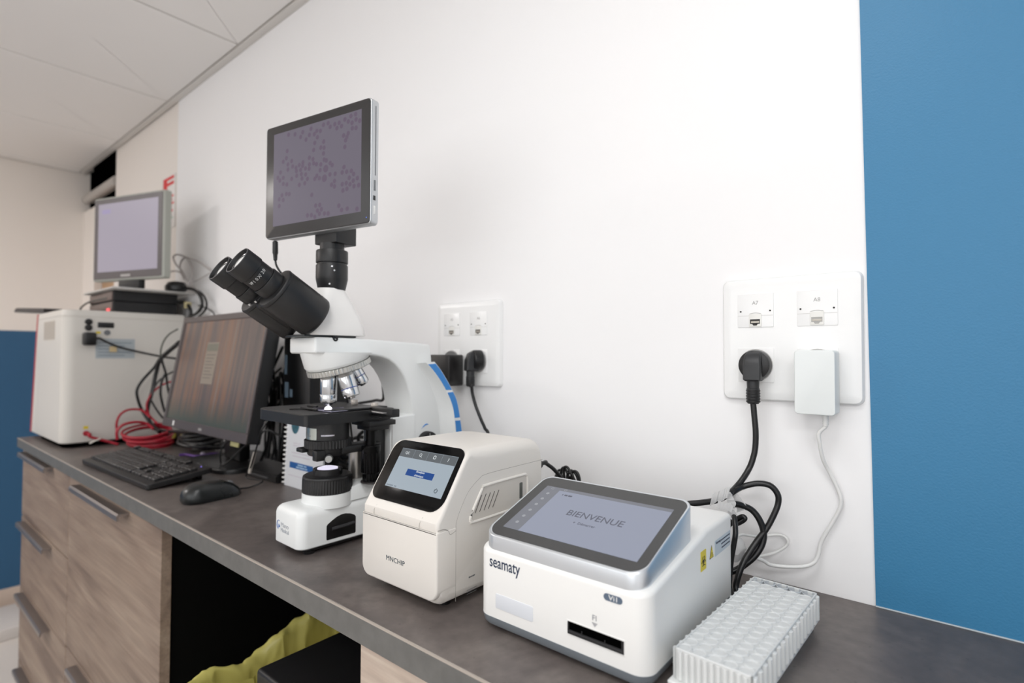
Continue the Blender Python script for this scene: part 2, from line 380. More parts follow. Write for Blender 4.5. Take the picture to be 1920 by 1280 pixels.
# red and green vertical safety notice
sg = thing('safety_sign', 'white wall notice with bold red letters and a small green mark at its foot', 'sign', (-2.255, -.002, .77))
out('backing', box(-2.325, -2.185, 0.0005, 0.0035, 0.765, 0.968, .0006), mat('notice_white', (240, 236, 232), 0.45), sg)
mt = plane_m((-2.318, 0.0002, 0.905), (1, 0, 0), (0, 0, 1))
M_signred = mat('sign_red', (226, 52, 58), 0.5); M_signgrn = mat('sign_green', (32, 148, 104), 0.5)
out('red_letter', text('F', mt @ Matrix.Translation((0.01, 0, 0)), width=0.11, height=0.058, bold=.03), M_signred, sg)
t = nb()
for k in range(5):
    wv = (.062, .05, .066, .044, .056)[k]; box(-2.262, -2.262 + wv, -0.0004, 0.0008, 0.882 - k * .014, 0.889 - k * .014, bm=t)
box(-2.25, -2.222, -0.0004, 0.0008, 0.808, 0.824, bm=t)
out('red_lines', t, M_signred, sg)
t = box(-2.246, -2.222, -0.0004, 0.0008, 0.779, 0.796); box(-2.25, -2.206, -0.0004, 0.0008, 0.801, 0.804, bm=t)
out('green_mark', t, M_signgrn, sg)
# ================================================================== WORKTOP AND CABINETS
wt = thing('worktop', 'long dark slate laminate worktop running along the white wall', 'worktop', (-0.5, -0.2, -.03))
out('slab', box(-2.400, XR, -0.3925, -0.001, -0.0298, 0.0, 0.0008, 1), M_counter, wt)
out('front_edge_band', box(-2.4005, XR, -0.3943, -0.3925, -0.0298, -0.0022), M_edge, wt, smooth=0)
out('edge_line', box(-2.4005, XR, -0.3945, -0.3925, -0.0022, -0.0002), M_edgeline, wt, smooth=0)

def bar_handle(x0, x1, z, parent):
    """slim profile grip along x on a front face at y = YD"""
    t = nb(); P = [(-.0, .0), (-.020, .0015), (-.0235, -.002), (-.0235, -.0125), (-.0195, -.0125), (-.0185, -.0045), (-.0, -.0035)]
    rings([[(x, YD + a, z + b) for a, b in P] for x in (x0, x1)], bm=t)
    return out('handle', t, M_handle, parent, smooth=30)
YD = -0.380     # face plane of the cabinet fronts
FT = 0.019
def front(name, x0, x1, z0, z1, parent, m):
    return out(name, box(x0, x1, YD, YD + FT, z0, z1, .0012, 1), m, parent)
c1 = thing('drawer_unit', 'greyed oak drawer unit at the far end, four drawers high', 'cabinet', (-2.07, -.2, ZF))
out('carcass', box(-2.388, -1.765, YD + FT + .001, -0.01, -0.905, -0.031, .001, 1), mat('black_carcass', (9, 9, 8), 0.8, spec=.08), c1)
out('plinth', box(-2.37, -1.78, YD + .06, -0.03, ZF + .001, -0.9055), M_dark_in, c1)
zs = [-0.034, -0.262, -0.496, -0.742, -0.900]
for k in range(4):
    d = front('drawer', -2.388, -1.766, zs[k + 1] + .002, zs[k] - .002, c1, M_wood)
    bar_handle(-2.335, -1.945, zs[k] - (.008 if k == 0 else .010), d)
c2 = thing('tall_drawer_unit', 'greyed oak unit beside the knee space with two tall drawer fronts', 'cabinet', (-1.42, -.2, ZF))
out('carcass', box(-1.763, -1.088, YD + FT + .001, -0.01, -0.905, -0.031, .001, 1), MATS['black_carcass'], c2)
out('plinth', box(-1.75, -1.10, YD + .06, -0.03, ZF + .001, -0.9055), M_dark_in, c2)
for z0, z1 in ((-0.486, -0.036), (-0.900, -0.490)):
    d = front('drawer', -1.762, -1.082, z0, z1, c2, M_wood)
    bar_handle(-1.655, -1.265, z1 - .010, d)
c3 = thing('base_cabinet', 'pale oak base cabinet under the near end of the worktop', 'cabinet', (.3, -.2, ZF))
out('carcass', box(-0.452, 1.34, YD + FT + .001, -0.01, -0.905, -0.031, .001, 1), MATS['black_carcass'], c3)
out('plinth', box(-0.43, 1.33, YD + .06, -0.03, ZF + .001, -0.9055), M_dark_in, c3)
for x0, x1 in ((-0.4535, 0.145), (0.149, 0.745), (0.749, 1.34)): front('door', x0, x1, -0.900, -0.034, c3, M_wood2)
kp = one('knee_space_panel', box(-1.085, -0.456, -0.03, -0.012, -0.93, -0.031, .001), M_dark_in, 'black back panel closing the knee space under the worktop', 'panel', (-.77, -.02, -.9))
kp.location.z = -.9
# black box and yellow bag under the worktop
bx = thing('black_case', 'black metal case standing in the knee space beside the yellow bag', 'case', (-.59, -.22, ZF))
out('case_body', box(-.719, -.470, -.372, -.06, ZF + .012, -.170, .006, 3), mat('black_case_paint', (24, 24, 26), 0.42, bump=.05, bscale=600), bx)
for sx in (-.70, -.49):
    for sy in (-.34, -.09): out('foot', lathe([(.012, 0), (.012, .0125)], (sx, sy, ZF), seg=12), M_black, bx)
out('latch', box(-.66, -.645, -.3745, -.3715, -.20, -.18, .001), M_grey, bx)
bn = thing('waste_bin', 'black waste bin lined with a crumpled yellow bag under the worktop', 'bin', (-.81, -.25, ZF))
P = rrect(.150, .30, .03, 5, -.810, -.255)
Pb = rrect(.12, .26, .03, 5, -.810, -.255)
out('bin_body', rings([[(x, y, ZF + .001) for x, y in Pb], [(x, y, -.262) for x, y in P], [(-.81 + (x + .81) * .95, -.255 + (y + .255) * .97, -.262) for x, y in P], [(-.81 + (x + .81) * .92, -.255 + (y + .255) * .95, ZF + .02) for x, y in Pb]]), M_black, bn)
# bag: crumpled skirt folded over the rim
M_bag = mat('yellow_bag_film', (206, 197, 112), 0.34, spec=0.5)
from mathutils import noise as mnoise
keys_ = [(-.012, -.42), (.010, -.36), (.013, -.31), (.012, -.270), (.010, -.245), (.003, -.229), (-.006, -.230), (-.014, -.243), (-.020, -.275), (-.032, -.35)]
path = catmull([(a_, b_, 0) for a_, b_ in keys_], 5); rs = []
base = rrect(.150, .30, .03, 34, -.810, -.255)
# fill the straight runs of the outline with points as well
dense = []
for i, p in enumerate(base):
    q = base[(i + 1) % len(base)]; d_ = math.hypot(q[0] - p[0], q[1] - p[1]); k = max(1, int(d_ / .0045))
    dense += [(p[0] + (q[0] - p[0]) * j / k, p[1] + (q[1] - p[1]) * j / k) for j in range(k)]
for v_ in path:
    off, z = v_.x, v_.y; ring = []
    for x, y in dense:
        dn = Vector((x + .81, (y + .255) * .6)).normalized()
        f1 = abs(mnoise.noise(Vector((x * 20, y * 20, z * 9)))); f2 = abs(mnoise.noise(Vector((x * 45 + 7, y * 45, z * 22)))); f3 = mnoise.noise(Vector((x * 110, y * 110, z * 70)))
        r_ = off + .016 * (f1 - .25) + .010 * (f2 - .25) + .0016 * f3
        dz = (.030 * mnoise.noise(Vector((x * 13 + 3, y * 13, 1.7))) + .012 * (f2 - .2)) if z > -.275 else .004 * f2
        ring.append((x + dn.x * r_, y + dn.y * r_, z + dz))
    rs.append(ring)
out('bag', rings(rs, cap0=False, cap1=True), M_bag, bn, smooth=32, label='crumpled yellow waste bag folded over the rim')
bn.location.x -= .012
one('floor_box', box(-3.40, -3.10, -.80, -.24, ZF + .0005, -.90, .004), mat('white_box', (225, 220, 216), 0.5), 'low white box on the floor by the far blue wall', 'box', (-3.25, -.5, ZF))
# ================================================================== FRONT ANALYSER (rounded white box with tilted touch screen)
def interp(tab, v):
    if v <= tab[0][0]: return tab[0][1]
    for (a, b), (c, d) in zip(tab[:-1], tab[1:]):
        if v <= c: return b + (d - b) * (v - a) / (c - a)
    return tab[-1][1]
def half_outline(hw, y0, y1, rf, rb, ys=(), n=8):
    P = []
    for k in range(n + 1):
        a = -PI / 2 + PI / 2 * k / n; P.append((hw - rf + rf * math.cos(a), y0 + rf + rf * math.sin(a)))
    for y in sorted(ys):
        if y0 + rf + .001 < y < y1 - rb - .001: P.append((hw, y))
    for k in range(n + 1):
        a = PI / 2 * k / n; P.append((hw - rb + rb * math.cos(a), y1 - rb + rb * math.sin(a)))
    return P
def ybody(xc, levels, bm=None):
    """stack of mirrored outlines: levels = [(hw, y0, y1, rf, rb, ys, zfunc)]; capped by strips so tops may bend in y"""
    t = nb(); VV = []
    for (hw, y0, y1, rf, rb, ys, zf) in levels:
        H = half_outline(hw, y0, y1, rf, rb, ys)
        Rr = [t.verts.new((xc + x, y, zf(y))) for x, y in H]; Ll = [t.verts.new((xc - x, y, zf(y))) for x, y in H]
        VV.append((Rr, Ll))
    for (R0, L0), (R1, L1) in zip(VV[:-1], VV[1:]):
        n = len(R0)
        for i in range(n - 1):
            t.faces.new((R0[i], R0[i + 1], R1[i + 1], R1[i])); t.faces.new((L0[i + 1], L0[i], L1[i], L1[i + 1]))
        t.faces.new((L0[0], R0[0], R1[0], L1[0])); t.faces.new((R0[-1], L0[-1], L1[-1], R1[-1]))
    for (Rr, Ll) in (VV[0], VV[-1]):
        for i in range(len(Rr) - 1): t.faces.new((Rr[i], Ll[i], Ll[i + 1], Rr[i + 1]))
    return merge(bm, t) if bm is not None else t
sa = thing('analyser', 'white analyser in front with a tilted silver-rimmed touch screen reading BIENVENUE', 'analyser', (-.225, -.215, 0))
xc = -.225; HW = .098
YS = (-.30, -.27, -.24, -.2, -.187, -.17)
top = lambda y: interp([(-.325, .0835), (-.200, .1035), (-.187, .1065), (-.105, .1065)], y)
lv = []
for ins, dz in ((.0, None), (.0, .0045), (.0003, .0030), (.0012, .0015), (.0028, .0004), (.0045, .0)):
    zf = (lambda y: .0145) if dz is None else (lambda y, dz=dz: top(y) - dz)
    lv.append((HW - ins, -.325 + ins, -.105 - ins, .0155 - ins * .5, .008 - ins * .5, YS, zf))
body = out('housing', ybody(xc, lv), M_white, sa)
out('base_band', ybody(xc, [(HW - .004, -.321, -.109, .0135, .006, YS, lambda y: .0045), (HW - .0015, -.3235, -.107, .015, .007, YS, lambda y: .007), (HW + .0003, -.3253, -.1048, .0157, .008, YS, lambda y: .0147)]), M_band, sa)
for sx in (-1, 1):
    for y in (-.30, -.13):
        out('foot', lathe([(.007, 0), (.0075, .005)], (xc + sx * .078, y, 0), seg=16), M_black, sa)
# tilted screen block
SL = rad(19.0); ty = lambda y: .0985 + math.tan(SL) * (y + .322)
YT = (-.30, -.28, -.26, -.24)
hw = .0925
tb = [(hw, -.3225, -.2045, .0165, .013, YT, lambda y: top(y) - .002)]
tb.append((hw, -.3225, -.2045, .0165, .013, YT, lambda y: ty(y) - .0015))
tb.append((hw - .0005, -.322, -.205, .0165, .013, YT, lambda y: ty(y) - .0004))
tb.append((hw - .0018, -.3207, -.2063, .016, .012, YT, lambda y: ty(y)))
tb.append((hw - .0026, -.3199, -.2071, .0155, .0115, YT, lambda y: ty(y) - .0006))
out('screen_bezel', ybody(xc - .001, tb), M_silver, sa, smooth=50)
glass = out('touch_screen', ybody(xc - .001, [(hw - .0028, -.3197, -.2073, .0155, .0115, YT, lambda y: ty(y) - .003), (hw - .0028, -.3197, -.2073, .0155, .0115, YT, lambda y: ty(y) - .0002)]), mat('dark_grey_screen_border', (62, 62, 62), 0.3), sa)
Us = Vector((0, math.cos(SL), math.sin(SL)))
ms = plane_m((-.3025, -.307, ty(-.307)), (1, 0, 0), Us)          # origin: lower-left corner of the lit area
SWd, SH = .1560, .0865
M_scr = screen_mat('screen_lavender', (158, 163, 180), 0.92, 0.14)
scr = out('display', slab(rrect(SWd, SH, .0003, 1, SWd / 2, SH / 2), ms, -.0002, .0001), M_scr, glass)
M_scr2 = screen_mat('screen_menu_grey', (134, 136, 144), 0.9, 0.14)
t = slab(rrect(.0205, SH, .0003, 1, .01025, SH / 2), ms, -.0001, .0002)
slab(rrect(SWd - .0205, .0052, .0002, 1, .0205 + (SWd - .0205) / 2, SH - .0026), ms, -.0001, .0002, bm=t)
out('menu_bars', t, M_scr2, glass)
t = nb()
M_scrt = screen_mat('screen_text', (112, 114, 126), 0.8, 0.2)
merge(t, text('BIENVENUE', ms @ Matrix.Translation((.054, .0415, .0001)), width=.066, height=.0095))
merge(t, text('+  Démarrer', ms @ Matrix.Translation((.069, .0305, .0001)), width=.026, height=.0036))
for u0, u1 in ((.0285, .0295), (.0315, .0355), (.0365, .0415)): slab([(u0, .0732), (u1, .0732), (u1, .0758), (u0, .0758)], ms, .0001, .0002, bm=t)
out('screen_text', t, M_scrt, glass, kind='stuff')
t = nb(); M_ico = screen_mat('screen_icons', (168, 170, 176), 0.9, 0.2)
for v in (.012, .024, .036, .048, .060, .0715):
    lathe([(.0022, 0), (.0022, .0003)], ms @ Vector((.0102, v, .0001)), Vector((0, -math.sin(SL), math.cos(SL))), seg=6, bm=t)
for u, v in ((.0102, .0825), (.0275, .0838)):
    a = [ms @ Vector((u + .0016 * math.cos(q), v + .0016 * math.sin(q), .0004)) for q in [2 * PI * k / 12 for k in range(12)]]
    tube(a, .00025, 4, 1, closed=True, smooth=False, bm=t)
out('screen_icons', t, M_ico, glass, kind='stuff')
# writing and openings of the front face
mf = plane_m((0, -.3251, 0), (1, 0, 0), (0, 0, 1))
out('brand_lettering', text('seamaty', mf @ Matrix.Translation((-.3055, .0625, 0)), width=.0405, height=.0135, bold=.008), M_navy, body)
t = slab(rrect(.0185, .0062, .0031, 6, -.1605, .0735), mf, -.0003, .0003); badge = out('model_badge', t, mat('slate_blue_print', (92, 106, 124), 0.5), body)
out('badge_lettering', text('Vi1', mf @ Matrix.Translation((-.1648, .0716, .0003)), width=.0085, height=.0042, bold=.004), M_white, body)
t = text('FI', mf @ Matrix.Translation((-.1813, .0487, 0)), width=.0042, height=.0048)
for k in range(4):
    w2 = .0028 - k * .0008; z = .0466 - k * .00095; box(-.179 - w2, -.179 + w2, -.3253, -.3250, z - .0005, z, bm=t)
out('slot_marking', t, M_greytext, body)
out('clear_window', slab(rrect(.0485, .0150, .0018, 5, -.2728, .0330), mf, -.0004, .0004, .0003), mat('smoked_clear_window', (226, 229, 234), 0.18), body)
# strip slot: raised lip, black frame, deep recess with two guide ribs
fr = nb()
for (a, b, c, d) in ((-.209, -.1485, .0398, .0412), (-.209, -.1485, .0272, .0286), (-.209, -.2076, .0286, .0398), (-.1499, -.1485, .0286, .0398)):
    box(a, b, -.3255, -.3240, c, d, .0003, 1, bm=fr)
out('slot_lip', fr, M_white, body)
sl = out('strip_slot', box(-.2078, -.1497, -.3254, -.3240, .0284, .0400), M_dark_in, body)
t = box(-.2072, -.1502, -.3262, -.3252, .0286, .0316, .0004, 1)
box(-.2078, -.2062, -.3260, -.3252, .0286, .0398, .0003, 1, bm=t); box(-.1520, -.1499, -.3260, -.3252, .0286, .0398, .0003, 1, bm=t)
box(-.1925, -.1918, -.3262, -.3252, .0310, .0352, bm=t); box(-.1686, -.1679, -.3262, -.3252, .0310, .0352, bm=t)
box(-.206, -.152, -.3257, -.3252, .0316, .0326, bm=t)
out('slot_guides', t, mat('slot_black', (38, 38, 40), 0.4), body)
# warning stickers on the right flank
mr = plane_m((xc + HW + .0001, 0, 0), (0, 1, 0), (0, 0, 1))
out('biohazard_sticker', slab(rrect(.0150, .0200, .001, 3, -.1985, .0785), mr, 0, .0003), M_yellow, body)
t = nb()
for k in range(3):
    a0 = PI / 2 + k * 2 * PI / 3; cx, cy = -.1985 + .0030 * math.cos(a0), .0775 + .0030 * math.sin(a0)
    tube([mr @ Vector((cx + .0026 * math.cos(a), cy + .0026 * math.sin(a), .0004)) for a in [a0 + .6 + (2 * PI - 1.2) * j / 10 for j in range(11)]], .0004, 4, 1, smooth=False, bm=t)
tube([mr @ Vector((-.1985 + .0016 * math.cos(a), .0775 + .0016 * math.sin(a), .0004)) for a in [2 * PI * j / 10 for j in range(10)]], .0003, 4, 1, closed=True, smooth=False, bm=t)
out('biohazard_mark', t, M_black, body)
tri = lambda s: [(-.1745 + s * .0068 * math.cos(a), .0785 + s * .0088 * math.sin(a)) for a in (rad(-150), rad(-30), rad(90))]
out('warning_triangle', slab(tri(1), mr, 0, .0003), M_black, body)
t = slab(tri(.84), mr, .0002, .0005); out('triangle_face', t, M_yellow, body)
out('triangle_mark', slab([(-.1750, .0755), (-.1740, .0755), (-.1738, .0800), (-.1752, .0800)], mr, .0004, .0007), M_black, body)
out('warning_label', slab(rrect(.050, .0165, .001, 3, -.1395, .0805), mr, 0, .0003), mat('label_pale_blue', (196, 206, 214), 0.5), body)
t = text('Warning:', mr @ Matrix.Translation((-.1625, .0838, .0003)), width=.016, height=.0034)
for k in range(3): box(xc + HW + .0003, xc + HW + .0006, -.146 + k * .001, -.117, .0845 - k * .0042, .0858 - k * .0042, bm=t)
out('label_print', t, M_navy, body)
out('power_inlet', box(-.262, -.228, -.106, -.100, .03, .052, .001), M_black, sa)

# ================================================================== SECOND ANALYSER (tall cream box with sloping screen)
mn = thing('analyser_tall', 'tall cream analyser with a black sloping screen between microscope and front analyser', 'analyser', (-.434, -.245, 0))
mn.name = 'chip_analyser'; W[mn.name] = Matrix.Translation((-.434, -.245, 0))
X0, X1 = -.5025, -.3665; xm = (X0 + X1) / 2
prof = [(-.3305, .0075, .012), (-.3350, .0095, .013), (-.3375, .0135, .011), (-.3382, .0180, .007), (-.3386, .0225, .0030), (-.3388, .0270, .0028), (-.3400, .0850, .0028), (-.3432, .0945, .0045), (-.3428, .1005, .0045), (-.3390, .1060, .0045),
        (-.2990, .1660, .0045), (-.2950, .1708, .0055), (-.2900, .1738, .008), (-.2820, .1750, .012), (-.2500, .1750, .014), (-.1800, .1745, .014), (-.1620, .1725, .014), (-.1535, .1670, .012), (-.1490, .1560, .008), (-.1480, .1400, .005),
        (-.1480, .0120, .004), (-.1500, .0075, .004)]
def offs(P, sc):
    n = len(P); Q = []
    for i in range(n):
        a = Vector(P[i - 1][:2]); b = Vector(P[i][:2]); c = Vector(P[(i + 1) % n][:2])
        e1 = (b - a).normalized(); e2 = (c - b).normalized()
        n1 = Vector((e1.y, -e1.x)); n2 = Vector((e2.y, -e2.x)); q = (n1 + n2).normalized(); s = P[i][2] * sc / max(.5, q.dot(n1))
        Q.append((b.x + q.x * s, b.y + q.y * s))
    return Q
rs = []
K = 7
seq = [(-1, k) for k in range(K + 1)] + [(1, k) for k in range(K, -1, -1)]
for sgn, k in seq:
    a = PI / 2 * k / K; ins = 1 - math.sin(a); Q = offs(prof, ins)
    rs.append([((X0 + prof[i][2] * (1 - math.cos(a))) if sgn < 0 else (X1 - prof[i][2] * (1 - math.cos(a))), Q[i][0], Q[i][1]) for i in range(len(prof))])
# direction check: profile must shrink, not grow
def area(P): return abs(sum(P[i - 1][0] * P[i][1] - P[i][0] * P[i - 1][1] for i in range(len(P)))) / 2
if area([p[1:] for p in rs[0]]) > area([p[:2] for p in prof]):
    rs = []
    for sgn, k in seq:
        a = PI / 2 * k / K; ins = 1 - math.sin(a); Q = offs(prof, -ins)
        rs.append([((X0 + prof[i][2] * (1 - math.cos(a))) if sgn < 0 else (X1 - prof[i][2] * (1 - math.cos(a))), Q[i][0], Q[i][1]) for i in range(len(prof))])
mb = out('housing', rings(rs), M_white2, mn, smooth=28)
# front door with rounded lower corners
md = plane_m((xm, -.3385, 0), (1, 0, 0), (0, 0, 1))
door = out('front_door', slab(rrect(.1368, .0770, [.014, .0015, .0015, .014], 6, 0, .0530), md, -.0235, .0056, .0024, 3), M_white2, mn)
out('brand_lettering', text('MNCHIP', md @ Matrix.Translation((-.0195, .0425, .0056)), width=.0340, height=.0058), mat('dark_teal_print', (40, 58, 70), 0.5), door)
sv = Vector((0, .049, .074)).normalized()
mz = plane_m((0, -.3436, .1002), (1, 0, 0), sv)
mz = mz @ Matrix.Translation((0, 0, -.0006))
bez = out('screen_bezel', slab(rrect(.1265, .0795, [.019, .011, .017, .013], 7, xm + .0008, .0495 + .0015), mz, -.001, .0012, .0004, 2), M_blackglass, mn)
M_ms = screen_mat('screen_pale_blue', (166, 178, 188), 0.95, 0.12)
dsp = out('display', slab(rrect(.1010, .0515, .0002, 1, -.4275, .0540), mz, .0011, .0014), M_ms, bez)
t = nb(); bx0 = -.4275 - .0505
for k in range(4):
    slab(rrect(.0248, .0112, .0002, 1, bx0 + .01265 + k * .02525, .0738), mz, .0013, .0016, bm=t)
out('menu_tabs', t, screen_mat('screen_tab_grey', (104, 109, 113), 0.9), bez, kind='stuff')
t = text('QC', mz @ Matrix.Translation((bx0 + .0095, .0718, .0016)), width=.0075, height=.0040)
merge(t, text('?', mz @ Matrix.Translation((bx0 + .0868, .0716, .0016)), height=.0046))
for cx in (bx0 + .0380, bx0 + .0635):
    tube([mz @ Vector((cx + .0019 * math.cos(a), .0742 + .0019 * math.sin(a), .0017)) for a in [2 * PI * j / 14 for j in range(14)]], .0003, 4, 1, closed=True, smooth=False, bm=t)
tube([mz @ Vector(p) for p in ((bx0 + .0393, .0729, .0017), (bx0 + .0410, .0712, .0017))], .0003, 4, 1, smooth=False, bm=t)
for j in range(8):
    a = 2 * PI * j / 8; tube([mz @ Vector((bx0 + .0635 + q * math.cos(a), .0742 + q * math.sin(a), .0017)) for q in (.0020, .0027)], .0004, 4, 1, smooth=False, bm=t)
out('tab_icons', t, screen_mat('screen_icon_white', (222, 228, 230), 0.95), bez, kind='stuff')
out('blue_button', slab(rrect(.0485, .0082, .0002, 1, -.4270, .0503), mz, .0013, .0016), screen_mat('screen_button_blue', (34, 76, 146), 0.9), bez)
t = text('Analyse', mz @ Matrix.Translation((-.4270, .0510, .0016)), width=.0150, height=.0034, align='CENTER')
merge(t, text('chimique', mz @ Matrix.Translation((-.4270, .0463, .0016)), width=.0160, height=.0032, align='CENTER'))
out('button_lettering', t, MATS['screen_icon_white'], bez)
t = nb(); pc = (-.3895, .0355)
tube([mz @ Vector((pc[0] + .0023 * math.cos(a), pc[1] + .0023 * math.sin(a), .0017)) for a in [rad(120) + rad(300) * j / 12 for j in range(13)]], .00035, 4, 1, smooth=False, bm=t)
tube([mz @ Vector((pc[0], pc[1] + q, .0017)) for q in (.0006, .0032)], .00035, 4, 1, smooth=False, bm=t)
out('power_icon', t, screen_mat('screen_dark_print', (60, 70, 78), 0.7), bez)
t = nb()
for k in range(9):
    if k != 6: slab(rrect(.0015, .0016, .0002, 1, bx0 + .003 + k * .0021, .0302), mz, .0013, .0016, bm=t)
out('date_text', t, screen_mat('screen_faint_print', (132, 142, 152), 0.85), bez, kind='stuff')
# seams on the hinge band and the flank
XS = X1 + .00005
t = nb()
tube([(XS - .0002, y, z) for y, z in ((-.149, .1435), (-.20, .1435), (-.262, .1430), (-.276, .1395), (-.294, .128), (-.306, .112), (-.3135, .098), (-.3145, .085), (-.3145, .040), (-.3145, .008))], .00032, 5, 4, bm=t)
tube([(XS - .0004, -.3420, .0935), (XS, -.334, .0935), (XS, -.327, .0905), (XS, -.3235, .0855), (XS, -.3145, .0878)], .00045, 5, 4, bm=t)
out('flank_seam', t, M_seam, mn, kind='stuff')
t = nb()
tube([(X0 + .0012, -.3437, .0912), (xm, -.3442, .0912), (X1 - .002, -.3437, .0912)], .0005, 5, 2, smooth=False, bm=t)
for x in (-.4800, -.3960): tube([(x, -.3435, .0915), (x + .0006, -.3436, .0970), (x + .003, -.3408, .1035)], .0003, 4, 2, bm=t)
out('hinge_seam', t, mat('soft_seam', (186, 182, 176), 0.7), mn, kind='stuff')
# vent recess
rc = [(-.2905, .0985), (-.2893, .0930), (-.2840, .0905), (-.1900, .0905), (-.1835, .0945), (-.1830, .1240), (-.1870, .1290), (-.1950, .1300), (-.2650, .1295), (-.2715, .1260)]
mrr = plane_m((XS, 0, 0), (0, 1, 0), (0, 0, 1))
lip = out('vent_lip', tube([mrr @ Vector((a, b, 0)) for a, b in rc], .0019, 8, 4, closed=True), M_white2, mn)
out('vent_recess', slab([(a + (.0015 if a < -.24 else -.0015), b) for a, b in rc], mrr, -.001, .0003), mat('recess_cream', (214, 208, 200), 0.5), mn)
for k in range(5):
    y0 = -.2835 + k * .0078; z0 = .1000 + (0 if k < 5 else 0)
    out('vent_slot', tube([(XS + .0003, y0, .1005), (XS + .0003, y0 + .0115, .1195)], .00055, 6, 1, smooth=False), mat('slot_shadow', (84, 78, 74), 0.8), mn)
out('side_window', slab(rrect(.0062, .0205, .001, 3, -.1965, .1105), mrr, 0, .0006, .0002), mat('smoked_window', (88, 90, 86), 0.25), mn)
t = nb(); merge(t, text('MNCHIP', mrr @ Matrix.Translation((-.2935, .0275, .0001)), width=.0105, height=.0018, bold=.03))
for k in range(3): box(XS, XS + .0002, -.2965, -.279 - k * .001, .0140 - k * .0022, .0144 - k * .0022, bm=t)
out('side_print', t, M_grey, mn)
for sx in (X0 + .022, X1 - .022):
    for y in (-.312, -.165): out('foot', lathe([(.008, 0), (.0085, .0085)], (sx, y, 0), seg=16), M_black, mn)
out('power_plug', tube([(-.385, -.149, .132), (-.385, -.130, .132)], .006, 12, 1, smooth=False), M_black, mn)

# ================================================================== TUBE RACK
rk = thing('cuvette_rack', 'translucent white plastic rack of tubes beside the front analyser', 'rack', (-.0775, -.204, 0), rad(-2.6))
mk = nmat(rk)
M_pp = mat('translucent_polypropylene', (232, 234, 232), 0.42, sss=0.6, spec=0.45)
M_pp2 = mat('polypropylene_tube', (240, 242, 241), 0.38, sss=0.5)
RW, RL, RH = .064, .200, .0385
t = nb()
def lb(a, b, c, d, e, f, r=0, bm=None): return box(a, b, c, d, e, f, r, 1, bm=bm)
lb(-RW / 2 - .004, RW / 2 + .001, -RL / 2 - .006, RL / 2 + .001, .0085, .0120, .0008, t)        # flange
lb(-RW / 2 + .001, RW / 2 - .003, -RL / 2 - .002, RL / 2 - .001, .0, .0090, .0008, t)
out('base', t, M_pp, rk, local=True)
t = nb(); hx, hy = RW / 2, RL / 2
for a, b, c, d in ((-hx, -hx + .0014, -hy, hy), (hx - .0014, hx, -hy, hy), (-hx, hx, -hy, -hy + .0014), (-hx, hx, hy - .0014, hy)): lb(a, b, c, d, .0118, RH, .0004, t)
for k in range(1, 5): lb(-hx + k * RW / 5 - .0004, -hx + k * RW / 5 + .0004, -hy + .001, hy - .001, .0118, RH - .003, 0, t)
out('wall_frame', t, M_pp, rk, local=True)
t = nb()
for s in range(17):
    y = -hy + .004 + s * (RL - .008) / 16
    for sx in (-1, 1): lathe([(.0031, .0125), (.0031, RH - .002)], (sx * (hx - .0002), y, 0), seg=10, bm=t)
for s in range(11):
    x = -hx + .005 + s * (RW - .010) / 10; lathe([(.0020, .0125), (.0020, RH - .002)], (x, -hy + .0004, 0), seg=8, bm=t)
out('grip_ribs', t, M_pp, rk, local=True, kind='stuff')
lb(-hx + .001, hx - .001, -hy + .001, hy - .0125, RH - .0024, RH - .0010, 0, t := nb()); out('top_web', t, M_pp, rk, local=True)
d_ = out('tube', lathe([(.0030, .012), (.0052, .016), (.0058, RH - .0035), (.0062, RH - .0022), (.0062, RH - .0005), (.0056, RH - .0002), (.0048, RH - .012), (.0030, RH - .0125)], seg=14), mat('polypropylene_shaded', (196, 200, 204), .4), rk, local=True)
deep = d_.data; bpy.data.objects.remove(d_)
tme = None
for i in range(5):
    for j in range(16):
        x = -hx + RW * (i + .5) / 5; y = -hy + RL * (j + .5) / 16
        if tme is None:
            t = lathe([(.0030, .012), (.0052, .016), (.0058, RH - .0035), (.0062, RH - .0022), (.0062, RH - .0005), (.0056, RH - .0002), (.0050, RH - .0016), (.0030, RH - .0018)], seg=12)
            o = out('tube', t, M_pp2, rk, local=True); tme = o.data
        else: o = bpy.data.objects.new('tube', tme); C.objects.link(o); o.parent = rk
        o.location = (x, y, 0)
        if j == 15: o.data = deep
# ================================================================== MICROSCOPE (local axes: x across, y into the bench, origin on the optical axis)
mic = thing('microscope', 'white trinocular microscope with black eyepieces and a screen mounted on top', 'microscope', (-.672, -.288, 0), rad(-2.0))
def mo(name, bm, m, parent=None, smooth=35, **k): return out(name, bm, m, parent or mic, smooth, local=True, **k)
M_mw = mat('microscope_enamel', (236, 238, 237), 0.36, spec=0.5)
cx = -.0055
# base: rounded foot rising to the illuminator, deep to the rear column
def rr3(w, y0, y1, r, n=6): return rrect(w, y1 - y0, r, n, 0, (y0 + y1) / 2)
bl = []
yb0, yb1 = -.061, .245
for ins, z in ((.0012, .0090), (.0, .0105), (.0, .052), (.0010, .0570), (.0032, .0608), (.0065, .0635), (.0105, .0650), (.018, .0658)):
    bl.append([(cx + x, y, z + (max(0, y) * .02 if z > .05 else 0)) for x, y in rrect(.076 - 2 * ins, (yb1 - yb0) - 2 * ins, [max(.003, .014 - ins * .6)] * 3 + [max(.003, .006 - ins * .2)], 7, 0, (yb0 + yb1) / 2)])
base = mo('base', rings(bl), M_mw)
mo('underside', rings([[(cx + x, y, z) for x, y in rrect(.064, .28, .012, 6, 0, .09)] for z in (.004, .0095)]), M_black)
for sx in (-.026, .026):
    for y in (-.04, .215): mo('foot', lathe([(.008, 0), (.009, .0045)], (cx + sx, y, 0), seg=16), M_black)
